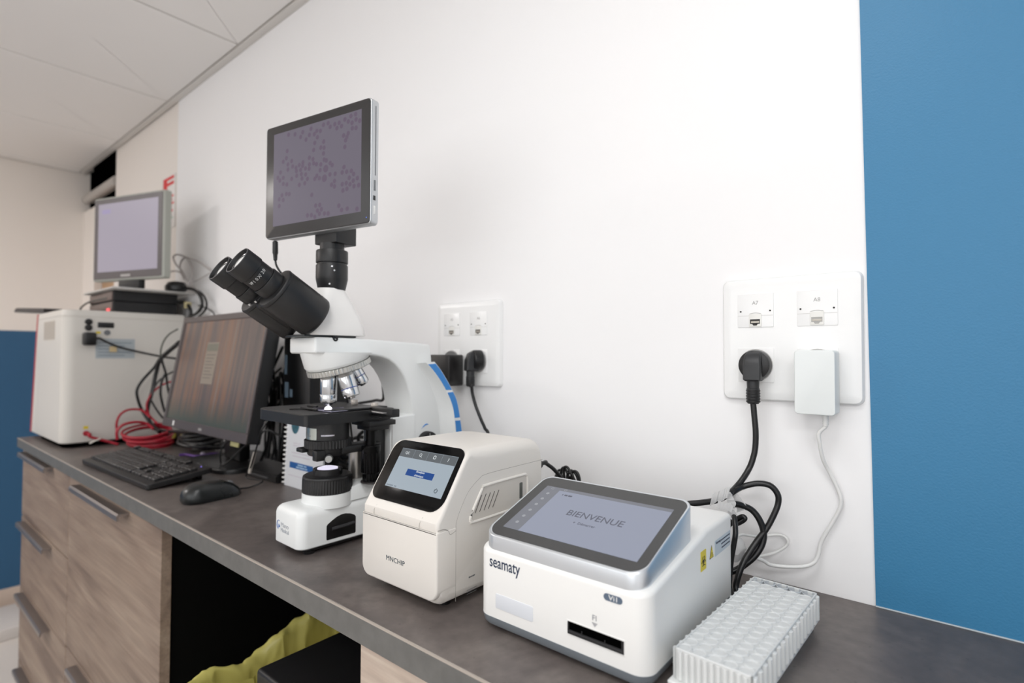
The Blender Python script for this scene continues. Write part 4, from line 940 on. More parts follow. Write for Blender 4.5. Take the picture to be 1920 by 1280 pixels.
# ================================================================== WALL SOCKETS (two 2x2 plates)
M_hole = mat('hole_dark', (40, 38, 36), 0.6)
def rj45(name, x, z, parent, dark, txt):
    """45 mm data module, lower-left corner x, z"""
    m = plane_m((x, -.0090, z), (1, 0, 0), (0, 0, 1))
    md_ = out('data_module', slab(rrect(.0440, .0440, .0012, 3, .0225, .0225), m, -.004, .0010, .0004, 2), M_socket, parent)
    t = nb(); box(.0010, .0440, .0155, .0159, .0007, .00125, bm=t, mtx=m)
    out('module_seam', t, mat('pale_seam', (205, 203, 200), .6), md_)
    for u in (.0045, .0405): out('screw_hole', lathe([(.0011, 0), (.0011, .0004)], m @ Vector((u, .0215, .0010)), (0, -1, 0), seg=12), M_hole, md_)
    out('port_frame', slab(rrect(.0150, .0165, .0008, 3, .0225, .0095), m, .0005, .0022, .0004, 2), mat('port_frame_white', (236, 235, 230) if dark < 2 else (150, 146, 142), .35), md_)
    pm = [M_hole, mat('port_grey', (176, 174, 170), .4), mat('port_dim', (106, 102, 98), .5)][dark]
    t = slab([(.0165, .0050), (.0190, .0050), (.0205, .0028), (.0245, .0028), (.0260, .0050), (.0285, .0050), (.0285, .0110), (.0165, .0110)], m, .0018, .0025)
    out('jack_opening', t, pm, md_)
    out('jack_tongue', slab(rrect(.0100, .0022, .0004, 2, .0228, .0074), m, .0022, .0029), mat('jack_metal', (176, 170, 160), .3, metal=.6), md_)
    out('shutter_arc', tube([m @ Vector(p) for p in ((.0155, .0182, .0012), (.0225, .0194, .0014), (.0295, .0182, .0012))], .0004, 5, 4), MATS['pale_seam'], md_)
    if txt: out('module_lettering', text(txt, m @ Matrix.Translation((.0225, .0300, .0010)), width=.0075, height=.0048, align='CENTER'), mat('pale_print', (172, 170, 168), .6), md_)
    return md_
def power(x, z, parent):
    m = plane_m((x, -.0090, z), (1, 0, 0), (0, 0, 1))
    md_ = out('power_module', slab(rrect(.0440, .0440, .0012, 3, .0225, .0225), m, -.004, .0010, .0004, 2), M_socket, parent)
    out('socket_ring', tube([m @ Vector((.0225 + .0205 * math.cos(a), .0225 + .0205 * math.sin(a), .0010)) for a in [2 * PI * k / 32 for k in range(32)]], .0005, 6, 1, closed=True, smooth=False), MATS['pale_seam'], md_)
    out('socket_well', lathe([(.0200, 0), (.0200, .0004)], m @ Vector((.0225, .0225, .0009)), (0, -1, 0), seg=36), mat('well_grey', (196, 196, 196), .5), md_)
    return md_
def plate(x0, x1, z0, z1, mx, label, letters, darks):
    p = thing('socket_plate', label, 'socket', ((x0 + x1) / 2, -.005, z0)); p['group'] = 'wall socket plates'
    m = plane_m(((x0 + x1) / 2, -.0002, (z0 + z1) / 2), (1, 0, 0), (0, 0, 1))
    # shallow dish: soft outer lip, flat inner field
    w_, h_ = x1 - x0, z1 - z0; rs = []
    for ins, d in ((0, 0), (.0004, .004), (.0022, .0068), (.0080, .0084), (.0120, .0088)):
        rs.append([m @ Vector((a, b, d)) for a, b in rrect(w_ - 2 * ins, h_ - 2 * ins, max(.001, .0085 - ins * .6), 6)])
    out('plate', rings(rs), M_socket, p)
    zt = .3683 - .045
    for k, (lx, tx, dk) in enumerate(((mx, letters[0], darks[0]), (mx + .071, letters[1], darks[1]))): rj45('m', lx, zt, p, dk, tx)
    power(mx, zt - .071, p); power(mx + .071, zt - .071, p)
    return p
plate(-.1690, -.0080, .2290, .3880, -.1488, 'white four-way socket plate beside the blue panel, marked A7 and A8', ('A7', 'A8'), (0, 1))
plate(-.7320, -.5645, .2275, .3895, -.7110, 'white four-way socket plate on the wall behind the microscope', ('A5', 'A6'), (2, 2))
# ---- plugs and adapters
def plug(px, pz, name, label, yaw=0.0, ln=.028):
    p = thing(name, label, 'plug', (px, -.011, pz))
    Mx = Matrix.Translation((px, -.010, pz)) @ Matrix.Rotation(yaw, 4, 'Z')
    t = lathe([(.0185, .0), (.0190, .002), (.0190, .013), (.0182, .0155), (.0165, .0165)], (0, 0, 0), (0, -1, 0), seg=44); t.transform(Mx)
    out('plug_disc', t, M_black, p)
    t = nb()
    prof_ = [(.0130, .0165, -.0060), (.0150, .0165, -.0140), (.0105, -.0002, -.0270), (.0105, -.0180, -.0300), (.0090, -.0215, -.0300)]
    rs = []
    for hz, (hw_, z, yf_) in zip((0, 1, 2, 3, 4), ((.0080, .0165, -.0180), (.0095, .0120, -.0245), (.0104, .0000, -.0290), (.0104, -.0180, -.0300), (.0085, -.0200, -.0285))):
        rs.append([(a, b, z) for a, b in rrect(2 * hw_, abs(yf_) - .006, .0022, 4, 0, -(abs(yf_) + .006) / 2)])
    t = rings(rs); t.transform(Mx); out('plug_body', t, mat('charcoal_plug', (38, 39, 41), 0.42), p)
    t = nb()
    lathe([(.0076, 0), (.0072, .010), (.0078, .0105), (.0078, .0275), (.0064, .0295)], (0, -.020, -.0190), (0, 0, -1), seg=22, bm=t); t.transform(Mx)
    out('strain_relief', t, MATS['charcoal_plug'], p)
    for k in range(5):
        t = lathe([(.0080, 0), (.0084, .0005), (.0084, .0017), (.0080, .0022)], (0, -.020, -.0310 - k * .0034), (0, 0, -1), seg=22); t.transform(Mx)
        out('grip_groove', t, M_black, p)
    return Mx @ Vector((0, -.020, -.048))
q1 = plug(-.1255, .2750, 'power_plug', 'black round power plug in the lower left socket of the A7 and A8 plate', rad(4))
q2 = plug(-.6110, .2770, 'power_plug', 'black angled power plug in the socket plate behind the microscope', rad(-28))
ad = thing('phone_adapter', 'white rectangular USB power adapter in the plate beside the blue panel', 'adapter', (-.054, -.02, .218))
ma = plane_m((-.0537, -.0400, .2560), (1, 0, 0), (0, 0, 1))
out('adapter_body', slab(rrect(.0425, .0755, .0042, 6), ma @ Matrix.Translation((0, 0, -.0305)), 0, .0305, .0012, 3), mat('adapter_white', (232, 236, 235), 0.35), ad)
out('cable_boot', lathe([(.0030, 0), (.0032, .001), (.0028, .014), (.0018, .015)], (-.0450, -.0240, .2185), (0, 0, -1), seg=14), M_cablew, ad)
for k in range(4): out('boot_rib', lathe([(.0034, 0), (.0034, .0012)], (-.0450, -.0240, .2160 - k * .0028), (0, 0, -1), seg=14), M_cablew, ad)
da = thing('black_adapter', 'black boxy plug-in adapter half hidden behind the microscope fin', 'adapter', (-.69, -.03, .23))
out('adapter_body', box(-.7060, -.6530, -.0520, -.0130, .2280, .2870, .003, 3), mat('black_adapter_shell', (40, 38, 38), 0.3), da)
out('adapter_neck', lathe([(.0190, 0), (.0190, .004)], (-.6885, -.0100, .2748), (0, -1, 0), seg=32), mat('grey_neck', (120, 120, 120), .4), da)
# ---- cables on the right
def cable(name, pts, r, m, label, cat='cable', group=None, seg=10, n=8):
    t = tube(pts, r, seg, n); p0 = tuple(Vector(pts[0]))
    o = one(name, t, m, label, cat, p0, group, smooth=60); return o
cable('power_cable', [tuple(q1)] + [(-0.1231, -0.0300, 0.2141), (-0.1214, -0.0300, 0.1908), (-0.1222, -0.0300, 0.1706), (-0.1249, -0.0320, 0.1559), (-0.1283, -0.0360, 0.1447), (-0.1328, -0.0450, 0.1336), (-0.1382, -0.0550, 0.1241), (-0.1425, -0.0700, 0.1178), (-0.1534, -0.0780, 0.1104), (-0.1723, -0.0800, 0.1043), (-0.1926, -0.0840, 0.0989)] + [(-.215, -.092, .085), (-.243, -.096, .050)], .0037, M_cable, 'thick black power cable dropping from the round plug behind the front analyser')
cable('looped_cable', [(-0.1451, -0.0700, 0.1134), (-0.1386, -0.0620, 0.1201), (-0.1314, -0.0500, 0.1249), (-0.1162, -0.0440, 0.1300), (-0.1025, -0.0400, 0.1288), (-0.0947, -0.0380, 0.1194), (-0.0942, -0.0380, 0.1079), (-0.0987, -0.0420, 0.0932), (-0.1052, -0.0480, 0.0780), (-0.1134, -0.0560, 0.0642), (-0.1205, -0.0660, 0.0500), (-0.1250, -0.0740, 0.0392), (-0.1282, -0.0800, 0.0264), (-0.1301, -0.0840, 0.0134)] + [(-.126, -.090, .0040), (-.140, -.075, .0040)], .0036, M_cable, 'black cable making the outer loop against the wall behind the tube rack')
cable('bundled_cable', [(-0.1410, -0.0750, 0.1036), (-0.1363, -0.0700, 0.1066), (-0.1293, -0.0620, 0.1048), (-0.1196, -0.0550, 0.0993), (-0.1119, -0.0520, 0.0885), (-0.1077, -0.0500, 0.0735), (-0.1091, -0.0520, 0.0596), (-0.1155, -0.0580, 0.0464), (-0.1249, -0.0640, 0.0357), (-0.1337, -0.0700, 0.0283), (-0.1437, -0.0760, 0.0237)], .0038, M_cable, 'black cable making the inner loop right behind the front analyser')
cable('hanging_cable', [(-0.1332, -0.0800, 0.0946), (-0.1302, -0.0860, 0.0922), (-0.1272, -0.0940, 0.0791), (-0.1291, -0.0940, 0.0663), (-0.1323, -0.0940, 0.0470), (-0.1343, -0.0940, 0.0248), (-0.1337, -0.0940, 0.0126)] + [(-.1225, -.102, .0050), (-.1220, -.080, .0040)], .0031, M_cable, 'black cable hanging straight down the rear corner of the front analyser')
cable('short_black_loop', [(-0.1427, -0.0700, 0.0860), (-0.1352, -0.0700, 0.0830), (-0.1277, -0.0700, 0.0870), (-0.1233, -0.0700, 0.0917), (-0.1258, -0.0700, 0.0938), (-0.1314, -0.0700, 0.0908), (-0.1377, -0.0700, 0.0851), (-0.1427, -0.0700, 0.0789)], .0028, M_cable, 'small tight black cable loop beside the tape above the analyser')
cable('charging_cable', [(-.0450, -.0240, .2040)] + [(-0.0520, -0.0235, 0.1953), (-0.0518, -0.0220, 0.1838), (-0.0496, -0.0160, 0.1642), (-0.0450, -0.0090, 0.1498), (-0.0376, -0.0060, 0.1326), (-0.0329, -0.0060, 0.1176), (-0.0341, -0.0060, 0.1061), (-0.0403, -0.0060, 0.0911), (-0.0486, -0.0070, 0.0744), (-0.0542, -0.0080, 0.0608), (-0.0569, -0.0100, 0.0461), (-0.0621, -0.0130, 0.0367), (-0.0733, -0.0180, 0.0316), (-0.0903, -0.0240, 0.0292), (-0.1058, -0.0300, 0.0297), (-0.1128, -0.0360, 0.0350), (-0.1257, -0.0480, 0.0418), (-0.1327, -0.0580, 0.0495)], .0022, M_cablew, 'thin white cable hanging from the white adapter and sagging along the wall')
cable('white_cable_loop', [(-0.1371, -0.0500, 0.0364), (-0.1285, -0.0360, 0.0338), (-0.1152, -0.0220, 0.0363), (-0.1032, -0.0100, 0.0404), (-0.0924, -0.0060, 0.0498), (-0.0917, -0.0060, 0.0572), (-0.0984, -0.0060, 0.0611), (-0.1105, -0.0100, 0.0595), (-0.1200, -0.0200, 0.0580), (-0.1287, -0.0300, 0.0601), (-0.1361, -0.0400, 0.0624), (-0.1395, -0.0480, 0.0597), (-0.1351, -0.0500, 0.0507), (-0.1327, -0.0500, 0.0408), (-0.1378, -0.0520, 0.0336)], .0017, M_cablew, 'white cable coiled in a small loop behind the tube rack')
# crumpled clear tape round the bundle
rnd = random.Random(5)
tp = thing('cable_tape', 'crumpled translucent tape tying the black cables behind the front analyser', 'tape', [(-0.1441, -0.0650, 0.1106)][0])
def ribbon(P, wdt, name):
    P = catmull(P, 5); t = nb(); V = []
    for i, p in enumerate(P):
        n_ = Vector((rnd.uniform(-.0005, .0005), rnd.uniform(-.0005, .0005), rnd.uniform(-.0004, .0004)))
        wv = Vector(wdt) * (1 + .10 * math.sin(i * .8)); V.append((p + n_ + wv, p + n_, p + n_ - wv))
    lay = []
    for off in (Vector((0, .0004, 0)), Vector((0, -.0004, 0))): lay.append([[t.verts.new(v + off) for v in row] for row in V])
    for i in range(len(V) - 1):
        for j in range(2):
            t.faces.new((lay[0][i][j], lay[0][i][j + 1], lay[0][i + 1][j + 1], lay[0][i + 1][j])); t.faces.new((lay[1][i][j + 1], lay[1][i][j], lay[1][i + 1][j], lay[1][i + 1][j + 1]))
        for j in (0, 2):
            t.faces.new((lay[0][i][j], lay[0][i + 1][j], lay[1][i + 1][j], lay[1][i][j]))
    out(name, t, M_tape, tp, smooth=20)
ribbon([(-0.1594, -0.0830, 0.1097), (-0.1516, -0.0830, 0.1156), (-0.1434, -0.0830, 0.1202), (-0.1371, -0.0830, 0.1237)], (.002, -.001, .0075), 'tape_wrap')
ribbon([(-0.1500, -0.0860, 0.1075), (-0.1437, -0.0860, 0.1061), (-0.1362, -0.0860, 0.1068), (-0.1326, -0.0860, 0.1036)], (.001, 0, .0045), 'tape_wrap')
ribbon([(-0.1424, -0.0780, 0.1219), (-0.1387, -0.0780, 0.1161), (-0.1363, -0.0780, 0.1089), (-0.1369, -0.0780, 0.0998), (-0.1339, -0.0780, 0.0953)], (.0042, 0, .001), 'tape_wrap')
ribbon([(-0.1412, -0.0620, 0.1164), (-0.1349, -0.0620, 0.1097), (-0.1299, -0.0620, 0.1028), (-0.1312, -0.0620, 0.0974)], (.0050, 0, .0025), 'tape_tail')
# white bag-like wrap lower down
t = nb(); rs = []
A0, A1, A2 = [(-0.1352, -0.0580, 0.0632), (-0.1340, -0.0580, 0.0505), (-0.1373, -0.0580, 0.0341)]
rs = []
for k in range(9):
    q = k / 8; c = Vector(A0).lerp(Vector(A2), q) + Vector((.002 * math.sin(q * 5), 0, 0)); rr = .0045 + .0035 * math.sin(PI * q)
    rs.append([tuple(c + Vector((rr * math.cos(a) * rnd.uniform(.8, 1.2), rr * math.sin(a) * rnd.uniform(.8, 1.2), 0))) for a in [2 * PI * j / 12 for j in range(12)]])
one('cable_wrap', rings(rs), M_tape, 'pale plastic wrap round the white cable behind the front analyser', 'wrap', A1)
cable('analyser_cable', [(-.385, -.131, .132), (-.383, -.118, .133)] + [(-0.3902, -0.1100, 0.1303), (-0.3840, -0.1000, 0.1218), (-0.3795, -0.0900, 0.1107), (-0.3768, -0.0800, 0.0999), (-0.3740, -0.0700, 0.0891)], .0029, M_cable, 'black cable leaving the back of the tall cream analyser')
# bundle of folded cable behind the front analyser
cb_ = thing('coiled_cable', 'folded bundle of black cable against the wall behind the front analyser', 'cable', [(-0.3954, -0.0450, 0.0802)][0])
loops = [[(-0.4145, -0.0450, 0.0897), (-0.4135, -0.0450, 0.1024), (-0.4074, -0.0450, 0.1066), (-0.4014, -0.0450, 0.1033), (-0.4023, -0.0450, 0.0915), (-0.4084, -0.0450, 0.0782)], [(-0.4029, -0.0500, 0.0824), (-0.4030, -0.0500, 0.1039), (-0.4000, -0.0500, 0.1117), (-0.3950, -0.0500, 0.1107), (-0.3891, -0.0500, 0.1001), (-0.3871, -0.0500, 0.0849)], [(-0.3916, -0.0550, 0.0851), (-0.3946, -0.0550, 0.1108), (-0.3897, -0.0550, 0.1155), (-0.3848, -0.0550, 0.1121), (-0.3742, -0.0550, 0.0959), (-0.3723, -0.0550, 0.0857)],
         [(-0.3844, -0.0600, 0.0856), (-0.3844, -0.0600, 0.1049), (-0.3786, -0.0600, 0.1082), (-0.3748, -0.0600, 0.1047), (-0.3767, -0.0600, 0.0956), (-0.3825, -0.0600, 0.0971), (-0.3806, -0.0600, 0.1031)], [(-0.3904, -0.0480, 0.1070), (-0.3846, -0.0480, 0.1094), (-0.3768, -0.0480, 0.1048), (-0.3730, -0.0480, 0.0972), (-0.3711, -0.0480, 0.0854)], [(-0.3780, -0.0580, 0.0878), (-0.3780, -0.0580, 0.1071), (-0.3723, -0.0580, 0.1119), (-0.3666, -0.0580, 0.1087), (-0.3638, -0.0580, 0.0996), (-0.3628, -0.0580, 0.0870)], [(-0.4200, -0.0400, 0.0762), (-0.4200, -0.0400, 0.0939), (-0.4149, -0.0400, 0.0989), (-0.4077, -0.0400, 0.0957), (-0.3997, -0.0400, 0.0861), (-0.3859, -0.0400, 0.0890), (-0.3761, -0.0400, 0.0888)]]
for lp in loops: out('cable_fold', tube(lp, .0021, 8, 6), M_cable, cb_, smooth=60)
out('cable_tail', tube([lp for lp in [(-0.3911, -0.0500, 0.0859)]] + [(-.44, -.05, .06), (-.43, -.05, .0022), (-.36, -.05, .0022)], .0021, 8, 6), M_cable, cb_)
cable('socket_cable', [tuple(q2)] + [(-0.6126, -0.0330, 0.2311), (-0.6126, -0.0300, 0.2154), (-0.6045, -0.0300, 0.1944), (-0.5874, -0.0340, 0.1708), (-0.5746, -0.0380, 0.1571), (-0.5645, -0.0420, 0.1415)] + [(-.585, -.060, .08), (-.56, -.08, .0030), (-.50, -.10, .0030)], .0029, M_cable, 'black cable hanging from the angled plug behind the tall cream analyser')
# USB lead under the camera tablet
ul = thing('tablet_lead', 'black USB lead hanging from the lower left corner of the camera tablet', 'cable', (-.774, -.325, .44))
out('lead_plug', lathe([(.0022, 0), (.0042, .0015), (.0044, .020), (.0034, .022), (.0030, .031), (.0020, .032)], (-.7735, -.3240, .4700), (.03, 0, -1), seg=16), M_blackmat, ul)
out('lead_cord', tube([(-.7728, -.3240, .4400), (-.7705, -.322, .428), (-.7640, -.312, .412), (-.750, -.285, .385), (-.748, -.25, .34), (-.765, -.20, .24), (-.790, -.16, .10), (-.795, -.14, .0030), (-.80, -.08, .0030)], .0017, 8, 6), M_cable, ul)
# ================================================================== LEFT SIDE: spiral booklet, dark computer, monitor, keyboard, mouse
bk = thing('spiral_booklet', 'white spiral-bound booklet with a blue bar standing behind the microscope', 'booklet', (-1.0, -.146, 0))
mbk = plane_m((-1.0755, -.1465, .001), (1, 0, 0), (0, -.10, 1)) if False else plane_m((-1.0755, -.1465, .0005), (1, 0, 0), (0, .04, 1))
M_paper = mat('booklet_cover', (222, 224, 228), .4)
out('cover', slab(rrect(.150, .1500, .001, 2, .079, .075), mbk, -.004, 0), M_paper, bk)
out('blue_bar', slab(rrect(.094, .0130, .0002, 1, .0710, .0470), mbk, 0, .0004), mat('booklet_blue', (34, 92, 156), .45), bk)
t = nb()
for k, (u, v, w_) in enumerate(((.036, .0935, .028), (.036, .0885, .028), (.030, .0730, .085), (.034, .0660, .070), (.020, .0240, .120))): box(u, u + w_, v, v + (.0011 if k < 4 else .0008), 0, .0003, bm=t, mtx=mbk)
out('printed_lines', t, mat('print_pinkish', (196, 182, 196), .5), bk, kind='stuff')
out('cover_photo', slab([(.040 + .0165 * math.cos(a), .1365 + .0225 * math.sin(a)) for a in [2 * PI * k / 28 for k in range(28)]], mbk, 0, .0004), mat('photo_teal', (66, 120, 136), .4, var=.6, vscale=90), bk)
t = nb()
for u0, w_, v0 in ((.058, .022, .0482), (.083, .010, .0482), (.052, .012, .0432), (.066, .020, .0432), (.088, .008, .0432)): box(u0, u0 + w_, v0, v0 + .0026, .0004, .0007, bm=t, mtx=mbk)
out('bar_print', t, mat('pale_blue_print', (170, 200, 226), .5), bk, kind='stuff')
for k in range(15):
    v = .006 + k * .0099
    out('spiral_ring', tube([mbk @ Vector((.0035 + .0050 * math.cos(a), v, -.002 + .0055 * math.sin(a))) for a in [2 * PI * j / 12 for j in range(12)]], .0016, 6, 1, closed=True, smooth=False), M_white, bk)
pc = thing('desktop_computer', 'black desktop computer standing upright between the monitor and the microscope', 'computer', (-1.115, -.07, 0))
out('case', box(-1.150, -1.034, -.110, -.012, .0, .3400, .004, 2), mat('computer_black', (16, 16, 17), .3), pc)
M_lab = mat('blue_grey_label', (96, 112, 126), .4)
for a, b, c, d in ((-1.144, -1.134, .240, .285), (-1.142, -1.126, .186, .222), (-1.118, -1.108, .188, .206)): out('label', box(a, b, -.1108, -.1098, c, d), M_lab, pc)
t = nb()
for k in range(7): box(-1.146, -1.044, -.1106, -.1096, .050 + k * .012, .054 + k * .012, bm=t)
out('vent_slots', t, M_dark_in, pc, kind='stuff')
hb = thing('network_box', 'low black box with a sloped top lying left of the booklet', 'box', (-1.15, -.10, 0))
rs = [[(-1.222, -.160, 0), (-1.088, -.155, 0), (-1.088, -.112, 0), (-1.222, -.112, 0)], [(-1.222, -.160, .018), (-1.088, -.155, .018), (-1.088, -.112, .036), (-1.222, -.112, .036)]]
t = rings(rs); bmesh.ops.bevel(t, geom=t.edges[:], offset=.003, segments=2, affect='EDGES'); out('shell', t, M_black, hb)
out('stripe', box(-1.20, -1.12, -.1610, -.1570, .008, .011), mat('dim_grey', (70, 70, 72), .4), hb)
# monitor
mo_t = thing('desktop_monitor', 'black desktop monitor showing brown and orange vertical streaks, beside the white cabinet', 'monitor', (-1.386, -.12, 0))
UpM = Vector((0, .052, .300)).normalized()
mm = plane_m((-1.386, -.2010, .0880), (1, 0, 0), UpM)
MW, MH = .506, .306
M_bez = mat('monitor_bezel', (74, 66, 66), 0.38)
out('housing', slab(rrect(MW, MH, .004, 3, 0, MH / 2), mm, -.030, -.0005, .003, 2), M_black, mo_t)
t = slab(rrect(MW - .08, MH - .06, .02, 4, 0, MH / 2), mm, -.050, -.029); out('back_hump', t, M_black, mo_t)
fr = nb(); bz, bb = .0160, .0230
for (a, b, c, d) in ((-MW / 2, MW / 2, 0, bb), (-MW / 2, MW / 2, MH - bz, MH), (-MW / 2, -MW / 2 + bz, bb, MH - bz), (MW / 2 - bz * .55, MW / 2, bb, MH - bz)): box(a, b, c, d, -.001, .0035, .001, 1, bm=fr, mtx=mm)
out('bezel', fr, M_bez, mo_t)
m = bpy.data.materials.new('screen_streaks'); m.use_nodes = True; b_ = m.node_tree.nodes['Principled BSDF']; b_.inputs['Base Color'].default_value = (.02, .02, .02, 1); b_.inputs['Roughness'].default_value = .22
tc = N(m, 'ShaderNodeTexCoord'); mp = N(m, 'ShaderNodeMapping'); mp.inputs['Scale'].default_value = (34, 1, 1.6); nz = N(m, 'ShaderNodeTexNoise'); nz.inputs['Scale'].default_value = 1; nz.inputs['Detail'].default_value = 5; nz.inputs['Roughness'].default_value = .6
L(m, tc.outputs['Object'], mp.inputs[0]); L(m, mp.outputs[0], nz.inputs['Vector'])
r = N(m, 'ShaderNodeValToRGB'); e = r.color_ramp.elements; e[0].position = .30; e[0].color = srgb((70, 66, 66)); e[1].position = .72; e[1].color = srgb((128, 108, 98)); k1 = e.new(.46); k1.color = srgb((98, 84, 80)); k2 = e.new(.58); k2.color = srgb((126, 92, 72)); k3 = e.new(.64); k3.color = srgb((106, 92, 86))
L(m, nz.outputs['Fac'], r.inputs[0]); L(m, r.outputs[0], b_.inputs['Emission Color']); b_.inputs['Emission Strength'].default_value = .85; b_.inputs['Specular IOR Level'].default_value = .15
# picture content: lower edge of the wallpaper is a dark green
sp = N(m, 'ShaderNodeSeparateXYZ'); L(m, tc.outputs['Object'], sp.inputs[0]); mr_ = N(m, 'ShaderNodeMapRange'); mr_.inputs[1].default_value = .115; mr_.inputs[2].default_value = .175; L(m, sp.outputs['Z'], mr_.inputs[0])
mxx = N(m, 'ShaderNodeMixRGB'); L(m, mr_.outputs[0], mxx.inputs[0]); mxx.inputs[1].default_value = srgb((66, 70, 62)); L(m, r.outputs[0], mxx.inputs[2]); L(m, mxx.outputs[0], b_.inputs['Emission Color'])
out('display', box(-MW / 2 + bz, MW / 2 - bz * .55, bb, MH - bz, -.001, .0008, mtx=mm), m, mo_t, smooth=0)
wdw = out('screen_window', box(-.058, .012, .124, .232, .0008, .0012, mtx=mm), screen_mat('window_beige', (140, 128, 116), .9, .22), mo_t)
t = box(-.056, .010, .2090, .2280, .0012, .0014, mtx=mm); out('window_header', t, screen_mat('window_header', (120, 116, 104), .85, .22), mo_t)
t = nb()
for k in range(8): box(-.050, .004 - (k % 3) * .008, .198 - k * .0085, .2000 - k * .0085, .0012, .0014, bm=t, mtx=mm)
out('window_text', t, screen_mat('window_print', (108, 100, 94), .8, .22), mo_t, kind='stuff')
out('brand_mark', box(-.006, .014, .0075, .0135, .0034, .0040, mtx=mm), mat('pale_mark', (150, 146, 144), .4), mo_t)
out('bezel_sticker', box(-.178, -.168, .0060, .0190, .0034, .0040, mtx=mm), M_white, mo_t)
out('yellow_tag', box(.160, .200, -.012, .002, -.010, -.006, .001, mtx=mm), mat('pale_yellow_tag', (176, 170, 120), .5), mo_t)
out('stand_neck', box(-1.43, -1.34, -.125, -.095, .012, .26, .006), M_black, mo_t)
out('stand_base', slab(rrect(.26, .19, .05, 8, -1.386, -.105), Matrix.Identity(4), .0, .012, .004), M_black, mo_t)
# keyboard
kb = thing('keyboard', 'black full-size keyboard lying in front of the desktop monitor', 'keyboard', (-1.462, -.300, 0), rad(1.6))
KW, KD = .452, .132; tilt = math.atan2(.016, KD)
kt = Matrix.Translation((0, 0, .0185)) @ Matrix.Rotation(tilt, 4, 'X')
M_key = mat('key_black', (34, 33, 34), .38, spec=.6); M_kbs = mat('keyboard_shell', (26, 25, 26), .42)
t = slab(rrect(KW, KD, .006, 4), kt, -.009, .0015, .0015); out('shell', t, M_kbs, kb, local=True)
out('rear_foot', box(-.19, -.16, .048, .058, 0, .012, .001), M_black, kb, local=True); out('rear_foot', box(.16, .19, .048, .058, 0, .012, .001), M_black, kb, local=True)
out('front_pad', box(-.19, -.15, -.060, -.050, 0, .004), M_black, kb, local=True); out('front_pad', box(.15, .19, -.060, -.050, 0, .004), M_black, kb, local=True)
keyme = {}
U = .01905; kh = .0178
def key(x, y, w_=1.0):
    q = round(w_, 2)
    if q not in keyme:
        t = slab(rrect(U * w_ - .0022, kh - .0018, .0012, 1), Matrix.Identity(4), 0, .0060, .0015, 1)
        o = out('key', t, M_key, kb, local=True); keyme[q] = o.data
    else: o = bpy.data.objects.new('key', keyme[q]); C.objects.link(o); o.parent = kb
    o.matrix_local = kt @ Matrix.Translation((x, y, .0012))
x0 = -KW / 2 + .010
rows = [(.0540, [1, 0, 1, 1, 1, 1, -.5, 1, 1, 1, 1, -.5, 1, 1, 1, 1]), (.0325, [1] * 13 + [2]), (.0145, [1.5] + [1] * 12 + [1.5]), (-.0035, [1.75] + [1] * 11 + [2.25]), (-.0215, [1.25] + [1] * 11 + [2.75]), (-.0395, [1.25, 1.25, 1.25, 6.25, 1.25, 1.25, 1.25, 1.25])]
for y, ws in rows:
    x = x0
    for w_ in ws:
        if w_ <= 0: x += U * (1 if w_ == 0 else .5); continue
        key(x + U * w_ / 2, y, w_); x += U * w_
xn = x0 + U * 15.25
for y in (.0540, .0325, .0145): [key(xn + U * (k + .5), y) for k in range(3)]
key(xn + U * 1.5, -.0215); [key(xn + U * (k + .5), -.0395) for k in range(3)]
xn += U * 3.25
for y in (.0325, .0145, -.0035, -.0215): [key(xn + U * (k + .5), y) for k in range(4)]
key(xn + U, -.0395, 2); key(xn + U * 2.5, -.0395); key(xn + U * 3.5, -.0395)
t = nb(); rnd = random.Random(9)
for k in range(190):
    u = rnd.uniform(-KW / 2 + .015, KW / 2 - .015); v = rnd.choice([.0540, .0325, .0145, -.0035, -.0215, -.0395]) + rnd.uniform(-.002, .004)
    box(u, u + rnd.uniform(.001, .0028), v, v + .0018, .0071, .0074, bm=t, mtx=kt)
out('key_legends', t, mat('legend_grey', (158, 156, 156), .5), kb, local=True, kind='stuff')
out('caps_light', lathe([(.0015, 0), (.0012, .0006)], kt @ Vector((.190, .0560, .0015)), (0, 0, 1), seg=10), screen_mat('violet_led', (150, 130, 255), 2.0), kb, local=True)
# mouse
ms_t = thing('mouse', 'black computer mouse on the worktop to the right of the keyboard', 'mouse', (-1.072, -.296, 0), rad(6))
rs = []
for k in range(11):
    q = k / 10; s_ = math.sin(PI / 2 * (1 - q)) if q > 0 else 1; z = .006 + .031 * math.sin(PI / 2 * q); s2 = math.cos(PI / 2 * q) ** .55 if q < 1 else .02
    P = rrect(.060 * s2, .112 * s2, .028 * s2, 7, 0, -.006 * q); rs.append([(x * (1 - .12 * (y > 0)), y, z * (1 - .28 * max(0, y) / .056)) for x, y in P])
rs = [[(x * .9, y * .95, .0005) for x, y in rrect(.060, .112, .028, 7)]] + rs
out('mouse_shell', rings(rs), mat('mouse_black', (28, 31, 32), .28), ms_t, local=True, smooth=60)
out('scroll_wheel', lathe([(.0085, -.0035), (.0095, -.002), (.0095, .002), (.0085, .0035)], (0, .034, .0200), (1, 0, 0), seg=20), M_grey, ms_t, local=True)
cable('mouse_cable', [(-1.078, -.240, .008), (-1.082, -.215, .006)] + [(-1.08, -.19, .015)] + [(-1.1558, -0.1900, 0.0109), (-1.1361, -0.1900, 0.0361), (-1.1217, -0.1900, 0.0614), (-1.1029, -0.1900, 0.0937), (-1.0798, -0.1900, 0.1304)] + [(-1.09, -.15, .17), (-1.20, -.09, .15)], .0019, M_cable, 'black mouse cable rising behind the mouse towards the computer')
